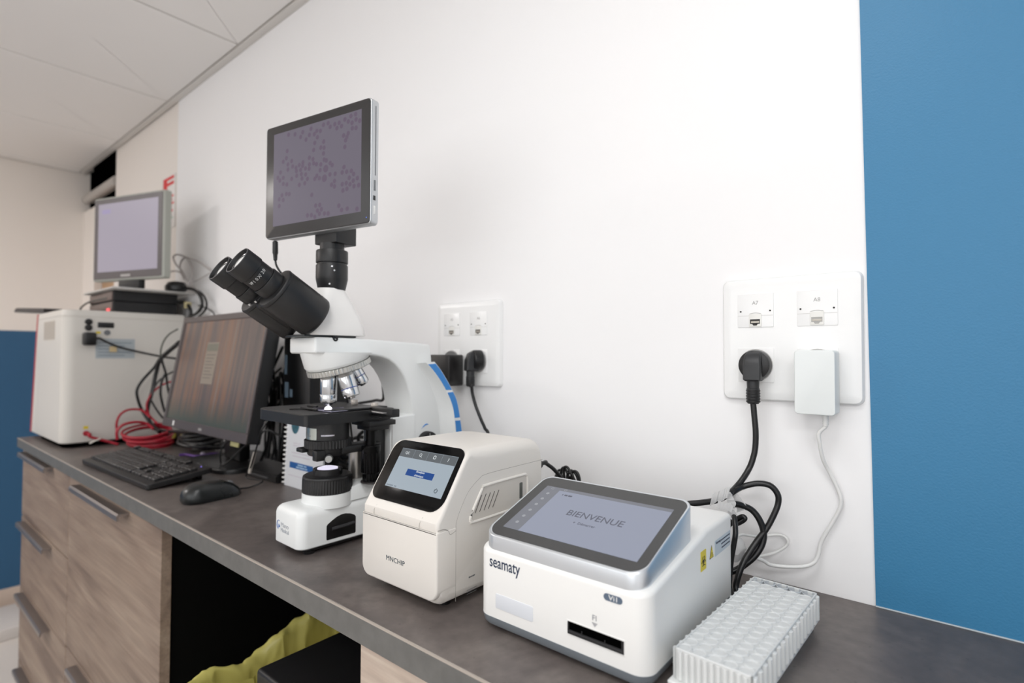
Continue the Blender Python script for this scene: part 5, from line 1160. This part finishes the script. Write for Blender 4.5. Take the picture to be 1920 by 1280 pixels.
cw = out('white_sleeve', tube([(-1.1440, -0.1885, 0.0230), (-1.1368, -0.1885, 0.0381), (-1.1273, -0.1885, 0.0558), (-1.1202, -0.1885, 0.0707)], .0036, 10, 4), mat('pale_sleeve', (196, 188, 178), .5), None)
tag(cw, 'pale printed sleeve wrapped round the mouse cable', 'cable sleeve')
# ================================================================== white instrument cabinet and what stands on it
wc = thing('instrument_cabinet', 'large pale grey instrument cabinet with a red edge at the left end of the worktop', 'cabinet', (-2.17, -.19, 0))
M_cab = mat('cabinet_grey_white', (218, 214, 207), .42, bump=.02, bscale=500)
def foot_pl(ins, z, zt=None): return [(x, y, z) for x, y in rrect(.344 - 2 * ins, .335 - 2 * ins, [.032 - ins * .4, .012, .012, .010], 8, -2.168, -.1895)]
out('cabinet_body', rings([foot_pl(.003, .014), foot_pl(0, .017), foot_pl(0, .398), foot_pl(.0015, .3995)]), M_cab, wc)
out('cabinet_lid', rings([foot_pl(.0015, .3995), foot_pl(0, .4015), foot_pl(0, .416), foot_pl(.002, .4200), foot_pl(.006, .4215)]), M_cab, wc)
out('cabinet_shadow_gap', rings([foot_pl(.012, .0), foot_pl(.012, .0145)]), M_dark_in, wc)  # black block painting the shadow gap under the cabinet
t = rings([[(-2.4200, y, .0160), (-2.3390, y, .0160), (-2.3390, y, .4150), (-2.3520, y, .4150)] for y in (-.3560, -.0220)])
out('front_cover', t, M_cab, wc)
out('red_edge', rings([[(-2.4300, y, .0150), (-2.4140, y, .0150), (-2.3440, y, .4190), (-2.3560, y, .4190)] for y in (-.3575, -.0210)]), mat('red_trim', (184, 68, 72), .45), wc)
out('rear_vent', slab(rrect(.150, .060, .002, 3, -2.170, .3600), plane_m((0, -.3571, 0), (1, 0, 0), (0, 0, 1)), 0, .0008), mat('vent_beige', (196, 188, 178), .6), wc)
t = nb()
for k in range(12): box(-2.240, -2.100, -.3586, -.3576, .334 + k * .0045, .3355 + k * .0045, bm=t)
out('vent_slats', t, mat('slat_shadow', (170, 162, 152), .7), wc, kind='stuff')
XC = -1.9959
for z, r_ in ((.385, .0095), (.367, .0095)): out('socket_cap', lathe([(r_, 0), (r_, .004), (r_ * .7, .005)], (XC, -.295, z), (1, 0, 0), seg=20), M_black, wc)
out('switch', box(XC, XC + .003, -.272, -.230, .368, .385, .0015), M_black, wc)
out('round_port', lathe([(.0085, 0), (.0085, .002), (.0045, .002), (.004, .0005)], (XC, -.247, .353), (1, 0, 0), seg=20), M_grey, wc)
out('yellow_mark', box(XC, XC + .0006, -.276, -.264, .349, .356), M_yellow, wc)
out('rating_label', box(XC, XC + .0006, -.276, -.172, .272, .334), mat('label_grey_blue', (176, 184, 188), .5), wc)
t = nb()
for k in range(5): box(XC + .0006, XC + .0009, -.270, -.180 - (k % 3) * .02, .320 - k * .010, .3225 - k * .010, bm=t)
out('label_print', t, mat('label_ink', (120, 134, 150), .6), wc, kind='stuff')
out('paper_tag', box(XC + .0035, XC + .006, -.241, -.222, .292, .310), mat('beige_tag', (212, 192, 150), .6), wc)
out('yellow_mark', box(XC, XC + .0006, -.302, -.290, .055, .064), M_yellow, wc)
out('red_port', lathe([(.0075, 0), (.0075, .008)], (XC, -.296, .042), (1, 0, 0), seg=16), M_red, wc)
ip = thing('inlet_plug', 'black mains connector plugged into the side of the grey instrument cabinet', 'plug', (-1.985, -.297, .33))
out('connector', box(-1.9915, -1.962, -.312, -.280, .312, .352, .006, 3), M_black, ip)
out('cord', tube([(-1.975, -.283, .330)] + [(-1.9720, -0.2729, 0.3341), (-1.9720, -0.2537, 0.3230), (-1.9720, -0.2186, 0.3068), (-1.9720, -0.1648, 0.2918), (-1.9200, -0.1201, 0.2782), (-1.8200, -0.1104, 0.2719)], .0035, 8, 6), M_cable, ip)
sb = thing('black_shelf_flap', 'thin black flap sticking out left from the top of the instrument cabinet', 'flap', (-2.55, -.23, .42))
rs = [[(-2.800, -.357, .4485), (-2.30, -.350, .4225), (-2.30, -.350, .4390), (-2.765, -.357, .4640)], [(-2.800, -.12, .4485), (-2.30, -.12, .4225), (-2.30, -.12, .4390), (-2.765, -.12, .4640)]]
t = rings(rs); bmesh.ops.bevel(t, geom=t.edges[:], offset=.003, segments=2, affect='EDGES'); out('flap', t, mat('flap_black', (38, 34, 34), .45), sb)
# two black recorder boxes with a pale tray on top
M_rec = mat('recorder_black', (22, 22, 24), .45)
for k, (z0, z1, lb_) in enumerate(((.4222, .4570, 'lower black electronics box on the instrument cabinet, a red light at its front'), (.4575, .4920, 'upper black electronics box on the instrument cabinet, under the pale tray'))):
    r_ = thing('electronics_box', lb_, 'electronics box', (-2.155, -.13, z0), 0, 'stacked electronics boxes')
    out('box_body', box(-2.290, -2.020, -.226, -.040, z0, z1, .002, 1), M_rec, r_)
    out('front_panel', box(-2.285, -2.026, -.2290, -.2262, z0 + .003, z1 - .003, .001), mat('panel_brown_grey', (104, 88, 82), .4), r_)
    if k == 0: out('red_light', box(-2.075, -2.045, -.2312, -.2290, z0 + .001, z0 + .012), mat('red_led', (220, 80, 84), .4, emit=(255, 90, 96), es=.8), r_)
    else: out('dark_slot', box(-2.26, -2.08, -.2300, -.2288, z0 + .008, z0 + .014), M_black, r_)
one('pale_tray', box(-2.300, -1.960, -.245, -.008, .4925, .4980, .002), mat('tray_white', (206, 204, 200), .45), 'pale flat tray lying on the black electronics boxes', 'tray', (-2.13, -.12, .4925))
pm_ = thing('touch_monitor', 'grey-framed touch monitor with a blank lilac screen on top of the black boxes', 'monitor', (-2.06, -.17, .498), rad(0))
a19 = rad(19.0); Xp = Vector((math.cos(a19), math.sin(a19), 0)); mp_ = plane_m(Vector((-2.0210, -.1900, .5285)), Xp, (0, 0, 1))
out('monitor_shell', slab(rrect(.3370, .2820, .006, 4, 0, .141), mp_, -.022, .0, .004, 3), mat('shell_sage_grey', (170, 172, 164), .45), pm_)
out('front_bezel', slab(rrect(.3230, .2700, .003, 3, -.002, .141), mp_, 0, .0012), mat('bezel_brown_grey', (80, 74, 76), .4), pm_)
out('display', slab(rrect(.2840, .2290, .001, 1, -.002, .1450), mp_, .0010, .0016), screen_mat('screen_lilac', (168, 160, 172), .95, .25), pm_)
t = nb(); box(-.125, -.085, .226, .240, .0016, .0019, bm=t, mtx=mp_); out('screen_patch', t, screen_mat('screen_violet', (162, 152, 184), .98, .25), pm_)
out('brand_mark', box(-.030, .015, .0115, .0190, .0012, .0018, mtx=mp_), mat('mark_grey', (176, 172, 170), .5), pm_)
out('stand', box(-.05, .05, -.0295, .03, -.026, -.004, .004, mtx=mp_), M_black, pm_)
out('rear_post', box(-.03, .03, .005, .12, -.050, -.020, .004, mtx=mp_), M_black, pm_)
t = lathe([(.030, 0), (.040, .006), (.041, .018), (.030, .032), (.012, .036), (.0, .036)], (-1.985, -.058, .4982), seg=28, sx=1.0, sy=.8)
one('black_puck', t, M_black, 'rounded black speaker-like lump on the pale tray right of the touch monitor', 'speaker', (-1.985, -.058, .4982))
# cables up there
for k, (pts, r_, mm_, lb_) in enumerate((
    ([(-1.8216, -0.0120, 0.5616), (-1.9153, -0.0150, 0.6012), (-2.0047, -0.0200, 0.6252), (-2.0598, -0.0300, 0.6395), (-2.0850, -0.0350, 0.6321), (-2.0435, -0.0400, 0.6022), (-1.9692, -0.0450, 0.5700), (-1.9163, -0.0500, 0.5392)], .0030, mat('pale_grey_cable', (190, 184, 182), .5), 'pale grey cable arching high on the wall right of the touch monitor'),
    ([(-1.9347, -0.0500, 0.5372), (-2.0326, -0.0300, 0.5873), (-2.0529, -0.0200, 0.6153), (-2.0143, -0.0200, 0.6244), (-1.9753, -0.0200, 0.6033), (-1.9507, -0.0200, 0.5731), (-1.9355, -0.0300, 0.5394), (-1.8972, -0.0500, 0.5197)], .0030, MATS['pale_grey_cable'], 'pale grey cable loop hanging behind the black lump'),
    ([(-1.7967, -0.0200, 0.5512), (-1.8642, -0.0200, 0.5415), (-1.9260, -0.0200, 0.5324), (-1.9344, -0.0400, 0.5201)], .0026, MATS['pale_grey_cable'], 'pale grey cable running from the black lump towards the eyepieces'),
    ([(-2.0521, -0.0600, 0.5686), (-2.1028, -0.0300, 0.5846), (-2.0519, -0.0300, 0.5778), (-2.0120, -0.0300, 0.5647), (-1.9632, -0.0300, 0.5381)], .0026, MATS['pale_grey_cable'], 'short pale grey cable arching over the black lump'),
    ([(-1.9339, -0.0400, 0.5092), (-1.8929, -0.0350, 0.5012), (-1.8481, -0.0350, 0.4820), (-1.8255, -0.0350, 0.4561), (-1.8332, -0.0350, 0.4355), (-1.8717, -0.0350, 0.4198), (-1.9298, -0.0350, 0.4116)], .0052, M_cable, 'thick black cable curving down behind the instrument cabinet, inner one'),
    ([(-1.9573, -0.0250, 0.5106), (-1.8664, -0.0250, 0.4913), (-1.8223, -0.0250, 0.4636), (-1.8170, -0.0250, 0.4389), (-1.8504, -0.0250, 0.4194), (-1.8982, -0.0250, 0.4073)], .0036, M_cable, 'black cable curving down behind the instrument cabinet, outer one'),
    ([(-2.0077, -0.0400, 0.4665), (-1.9645, -0.0400, 0.4640), (-1.9314, -0.0400, 0.4529), (-1.9078, -0.0400, 0.4355), (-1.9025, -0.0400, 0.4173)], .0060, M_cable, 'stubby black cable from the back of the electronics boxes'),
    ([(-1.8957, -0.0200, 0.4506), (-1.8257, -0.0200, 0.4361), (-1.7751, -0.0200, 0.4197), (-1.7582, -0.0200, 0.4018)], .0022, M_cable, 'thin black cable trailing down to the top of the desktop monitor'),
    ([(-2.2598, -0.2350, 0.4666), (-2.3144, -0.2350, 0.4622), (-2.3705, -0.2350, 0.4519), (-2.3840, -0.2350, 0.4390)] + [(-2.30, -.26, .4245)], .0028, M_cable, 'thin black cable looping at the front of the electronics boxes'),
)): cable('black_cable' if mm_ is M_cable else 'grey_cable', pts, r_, mm_, lb_)
one('connector_block', box(-1.938, -1.925, -.05, -.03, .440, .462, .002), mat('beige_connector', (196, 184, 140), .5), 'small beige connector among the black cables behind the electronics boxes', 'connector', (-1.93, -.04, .45))
# tangle between cabinet and monitor
G_ = 'tangled cables between cabinet and monitor'
tang = [([(-1.8000, -0.1091, 0.3253), (-1.8800, -0.1135, 0.2955), (-1.9300, -0.1199, 0.2712), (-1.9500, -0.1300, 0.2415), (-1.9500, -0.1608, 0.2026), (-1.9500, -0.1764, 0.1708), (-1.9500, -0.1729, 0.1382), (-1.9500, -0.1606, 0.1032), (-1.9300, -0.1483, 0.0712), (-1.8800, -0.1365, 0.0455)] + [(-1.62, -.12, .060)], .0042, M_cable, 'black cable bowing furthest left in the tangle beside the desktop monitor'),
 ([(-1.8000, -0.1135, 0.3169), (-1.9000, -0.1263, 0.2697), (-1.9300, -0.1298, 0.2263), (-1.9300, -0.1394, 0.1698), (-1.9300, -0.1506, 0.1209), (-1.9300, -0.1515, 0.0903), (-1.9100, -0.1467, 0.0608), (-1.8500, -0.1414, 0.0421)], .0060, M_cable, 'thickest black cable running down the middle of the tangle'),
 ([(-1.8000, -0.1142, 0.3635), (-1.8600, -0.1164, 0.3498), (-1.9000, -0.1182, 0.3299), (-1.9000, -0.1269, 0.3023), (-1.9000, -0.1279, 0.2749)], .0026, mat('grey_green_cable', (92, 94, 86), .5), 'thin grey cable arching at the top of the tangle'),
 ([(-1.8400, -0.1455, 0.2786), (-1.8400, -0.1392, 0.2519), (-1.8400, -0.1314, 0.2251), (-1.8400, -0.1264, 0.1882), (-1.8200, -0.1265, 0.1591), (-1.7800, -0.1278, 0.1416)], .0036, M_cable, 'black cable crossing towards the monitor in the tangle'),
 ([(-1.7800, -0.1234, 0.2362), (-1.8400, -0.1269, 0.2216), (-1.9000, -0.1283, 0.2031), (-1.9000, -0.1414, 0.1831), (-1.9000, -0.1513, 0.1532)], .0028, mat('dark_grey_cable', (52, 52, 52), .5), 'dark grey cable slanting from the monitor into the tangle'),
 ([(-1.8400, -0.1329, 0.2251), (-1.8400, -0.1428, 0.1988), (-1.8400, -0.1451, 0.1625), (-1.8400, -0.1387, 0.1289), (-1.8400, -0.1324, 0.1052)], .0036, M_cable, 'black cable hanging straight behind the left monitor edge'),
 ([(-1.9000, -0.1540, 0.1432), (-1.9000, -0.1418, 0.1187), (-1.9000, -0.1296, 0.0974), (-1.9000, -0.1172, 0.0793)], .0030, MATS['dark_grey_cable'], 'short dark grey cable at the foot of the tangle'),
 ([(-1.8000, -0.1220, 0.2027), (-1.8600, -0.1229, 0.1940), (-1.9000, -0.1279, 0.1825), (-1.9200, -0.1394, 0.1651), (-1.9200, -0.1524, 0.1437), (-1.9200, -0.1580, 0.1220), (-1.9200, -0.1516, 0.0944), (-1.9000, -0.1426, 0.0748), (-1.8800, -0.1383, 0.0659)], .0030, M_red, 'red cable curving through the black tangle')]
for pts, r_, m_, lb_ in tang: cable('tangled_cable', pts, r_, m_, lb_, group=None)
cl_ = thing('red_cable_coil', 'coil of red cable lying on the worktop beside the instrument cabinet', 'cable', (-1.86, -.15, 0))
rnd = random.Random(2)
for k in range(6):
    a0 = rnd.uniform(0, 6); rx, ry = .078 + rnd.uniform(-.012, .012), .060 + rnd.uniform(-.01, .01); cx_, cy_ = -1.862 + rnd.uniform(-.01, .01), -.165 + rnd.uniform(-.008, .008)
    out('coil_turn', tube([(cx_ + rx * math.cos(a), cy_ + ry * math.sin(a), .006 + k * .0062 + .012 * (k > 2) * (1 + math.cos(a - 2.4))) for a in [2 * PI * j / 16 for j in range(16)]], .0036, 8, 3, closed=True), M_red, cl_)
out('coil_arch', tube([(-1.9300, -0.2330, 0.0217), (-1.9450, -0.2296, 0.0495), (-1.9450, -0.2300, 0.0726), (-1.9450, -0.2221, 0.0951), (-1.9450, -0.2040, 0.1087), (-1.9450, -0.1797, 0.1102), (-1.9300, -0.1650, 0.1049), (-1.9000, -0.1531, 0.0858)], .0034, 8, 6), M_red, cl_)
out('coil_arch', tube([(-1.9200, -0.2342, 0.0228), (-1.9200, -0.2347, 0.0490), (-1.9200, -0.2185, 0.0670), (-1.9200, -0.1861, 0.0722), (-1.9200, -0.1570, 0.0644), (-1.8800, -0.1498, 0.0503)], .0042, 8, 6), M_red, cl_)
out('coil_lead', tube([(-1.986, -.296, .042), (-1.975, -.290, .040)] + [(-1.9720, -0.2916, 0.0341), (-1.9720, -0.2689, 0.0233), (-1.9650, -0.2432, 0.0127), (-1.9500, -0.2234, 0.0036)], .0040, 8, 6), M_red, cl_)
out('white_tag', tube([(-1.9680, -0.2922, 0.0135), (-1.9680, -0.2791, 0.0200), (-1.9680, -0.2658, 0.0250)], .0065, 8, 3, flat=.35), mat('white_flag_tag', (226, 222, 212), .5), cl_)
one('cable_tag', tube([(-1.9000, -0.2061, 0.0051), (-1.9000, -0.1921, 0.0066), (-1.9000, -0.1792, -0.0016)], .0055, 8, 3, flat=.5), mat('cream_tag', (206, 190, 160), .5), 'cream label strip on the red cable coil', 'label', [(-1.9000, -0.1921, 0.0050)][0])
ps = thing('power_strip', 'black power strip with yellow-lit switches among the red cable', 'power strip', (-1.80, -.10, 0))
out('strip_body', box(-1.90, -1.66, -.105, -.055, .0, .040, .006, 2), M_black, ps)
for k in range(3): out('yellow_switch', lathe([(.010, 0), (.010, .004)], (-1.835 + k * .055, -.1045, .028), (0, -1, .3), seg=14), mat('switch_yellow', (176, 160, 52), .4), ps)
bb_ = thing('black_cable_heap', 'heap of coiled black cable under the desktop monitor', 'cable', (-1.58, -.08, 0))
for k in range(7):
    rx, ry = .070 + rnd.uniform(-.02, .03), .045 + rnd.uniform(-.01, .01); cx_, cy_ = -1.635 + rnd.uniform(-.03, .02), -.10 + rnd.uniform(-.015, .01)
    out('heap_turn', tube([(cx_ + rx * math.cos(a), cy_ + ry * math.sin(a), .005 + k * .0072 + .006 * (1 + math.cos(a + k))) for a in [2 * PI * j / 14 for j in range(14)]], .0042, 8, 3, closed=True), M_cable, bb_)
one('blue_connector', box(-1.735, -1.712, -.125, -.112, .012, .026, .002), mat('teal_connector', (34, 108, 134), .4), 'small teal connector at the edge of the red coil', 'connector', (-1.72, -.118, .012))
cable('purple_cable', [(-1.5951, -0.1744, 0.0060), (-1.5882, -0.1580, 0.0060), (-1.5457, -0.1531, 0.0060), (-1.5374, -0.1358, 0.0060), (-1.5450, -0.1107, 0.0060), (-1.5235, -0.0925, 0.0060)] + [(-1.42, -.06, .006)], .0034, M_purple, 'purple cable lying behind the keyboard')
one('purple_clip', lathe([(.006, 0), (.0065, .006), (.003, .009)], [(-1.5574, -0.1282, 0.0040)][0], seg=12), mat('pale_clip', (196, 186, 200), .4), 'small pale clip on the purple cable', 'clip', [(-1.5574, -0.1282, 0.0040)][0])
cable('keyboard_cable', [(-1.3610, -0.1605, 0.0120)] + [(-1.3418, -0.1700, 0.0370), (-1.3272, -0.1700, 0.0571), (-1.2920, -0.1700, 0.0765), (-1.2467, -0.1700, 0.0963)] + [(-1.15, -.14, .14)], .0018, MATS['dark_grey_cable'], 'thin cable rising from behind the keyboard to the computer')
cable('slanting_cable', [(-1.3438, -0.1700, 0.0077), (-1.3078, -0.1700, 0.0203), (-1.2675, -0.1700, 0.0408), (-1.2288, -0.1700, 0.0630), (-1.1810, -0.1700, 0.0855), (-1.1452, -0.1700, 0.0988), (-1.1059, -0.1700, 0.1191)] + [(-1.10, -.135, .10)], .0022, MATS['dark_grey_cable'], 'thin dark cable slanting up right of the desktop monitor')
rear = [([(-1.3084, -0.0300, 0.3063), (-1.3305, -0.0300, 0.2807), (-1.3587, -0.0300, 0.2488), (-1.3756, -0.0300, 0.2164), (-1.3775, -0.0300, 0.1756)], .0040), ([(-1.3154, -0.0300, 0.2496), (-1.3466, -0.0300, 0.2346), (-1.3695, -0.0300, 0.2108), (-1.3599, -0.0300, 0.1837), (-1.3331, -0.0300, 0.1607)], .0032), ([(-1.3010, -0.0300, 0.2357), (-1.3347, -0.0300, 0.2234), (-1.3697, -0.0300, 0.2166), (-1.3871, -0.0300, 0.1985)], .0026), ([(-1.3764, -0.0350, 0.1759), (-1.3470, -0.0350, 0.1831), (-1.3181, -0.0350, 0.1788), (-1.3063, -0.0350, 0.1625), (-1.3286, -0.0350, 0.1442)], .0036), ([(-1.3691, -0.0350, 0.2342), (-1.3476, -0.0350, 0.2032), (-1.3294, -0.0350, 0.1754), (-1.3343, -0.0350, 0.1424)], .0030)]
names_ = ('leftmost black cable against the wall strip right of the desktop monitor', 'curved black cable against the wall strip beside the dark computer', 'thin black cable crossing the wall strip beside the dark computer', 'looped black cable low behind the stage of the microscope', 'black cable dropping behind the left edge of the microscope stage')
for (pts, r_), lb_ in zip(rear, names_): cable('rear_cable', pts, r_, M_cable, lb_)
cable('arch_cable', [(-0.9565, -0.0600, 0.1724), (-0.9374, -0.0500, 0.1798), (-0.9026, -0.0500, 0.1853), (-0.8747, -0.0500, 0.1903), (-0.8493, -0.0500, 0.1962)] + [(-.86, -.045, .25), (-.83, -.035, .20), (-.83, -.04, .0030)], .0030, M_cable, 'black cable seen through the microscope arch')
rnd = random.Random(11)
hp = thing('rear_cable_heap', 'tangle of black cables on the worktop behind the microscope', 'cable', (-.93, -.06, 0))
for k in range(8):
    rx, ry = .055 + rnd.uniform(-.015, .03), .025 + rnd.uniform(-.006, .008); cx_, cy_ = -.93 + rnd.uniform(-.06, .06), -.060 + rnd.uniform(-.01, .012)
    tl = rnd.uniform(0, .5)
    out('heap_turn', tube([(cx_ + rx * math.cos(a), cy_ + ry * math.sin(a) * .8, .005 + k * .012 + .02 * tl * k * (1 + math.cos(a + k)) * .5) for a in [2 * PI * j / 14 for j in range(14)]], .0036, 8, 3, closed=True), M_cable, hp)

rnd = random.Random(21)
cbn = thing('cable_bundle', 'dense bundle of black cables hanging between the desktop monitor and the booklet', 'cable', (-1.20, -.06, 0))
for k in range(15):
    xa = -1.305 + .011 * k + rnd.uniform(-.01, .01); ya = -.035 - rnd.uniform(0, .05); zt = rnd.uniform(.16, .30)
    P = [(xa + rnd.uniform(-.02, .02), ya, .006), (xa + rnd.uniform(-.03, .03), ya + .006, zt * .30), (xa + rnd.uniform(-.035, .035), ya, zt * .62), (xa + rnd.uniform(-.02, .03), ya - .004, zt * .9), (xa + .02 + rnd.uniform(0, .02), ya, zt), (xa + .040, ya, zt * .86), (xa + .030 + rnd.uniform(-.02, .01), ya + .004, zt * .5), (xa + rnd.uniform(-.01, .03), ya, .006)]
    P = [(min(p[0], -1.156), p[1], p[2]) for p in P]
    out('cable_strand', tube(P, rnd.choice([.0028, .0036, .0045]), 8, 6), M_cable, cbn)
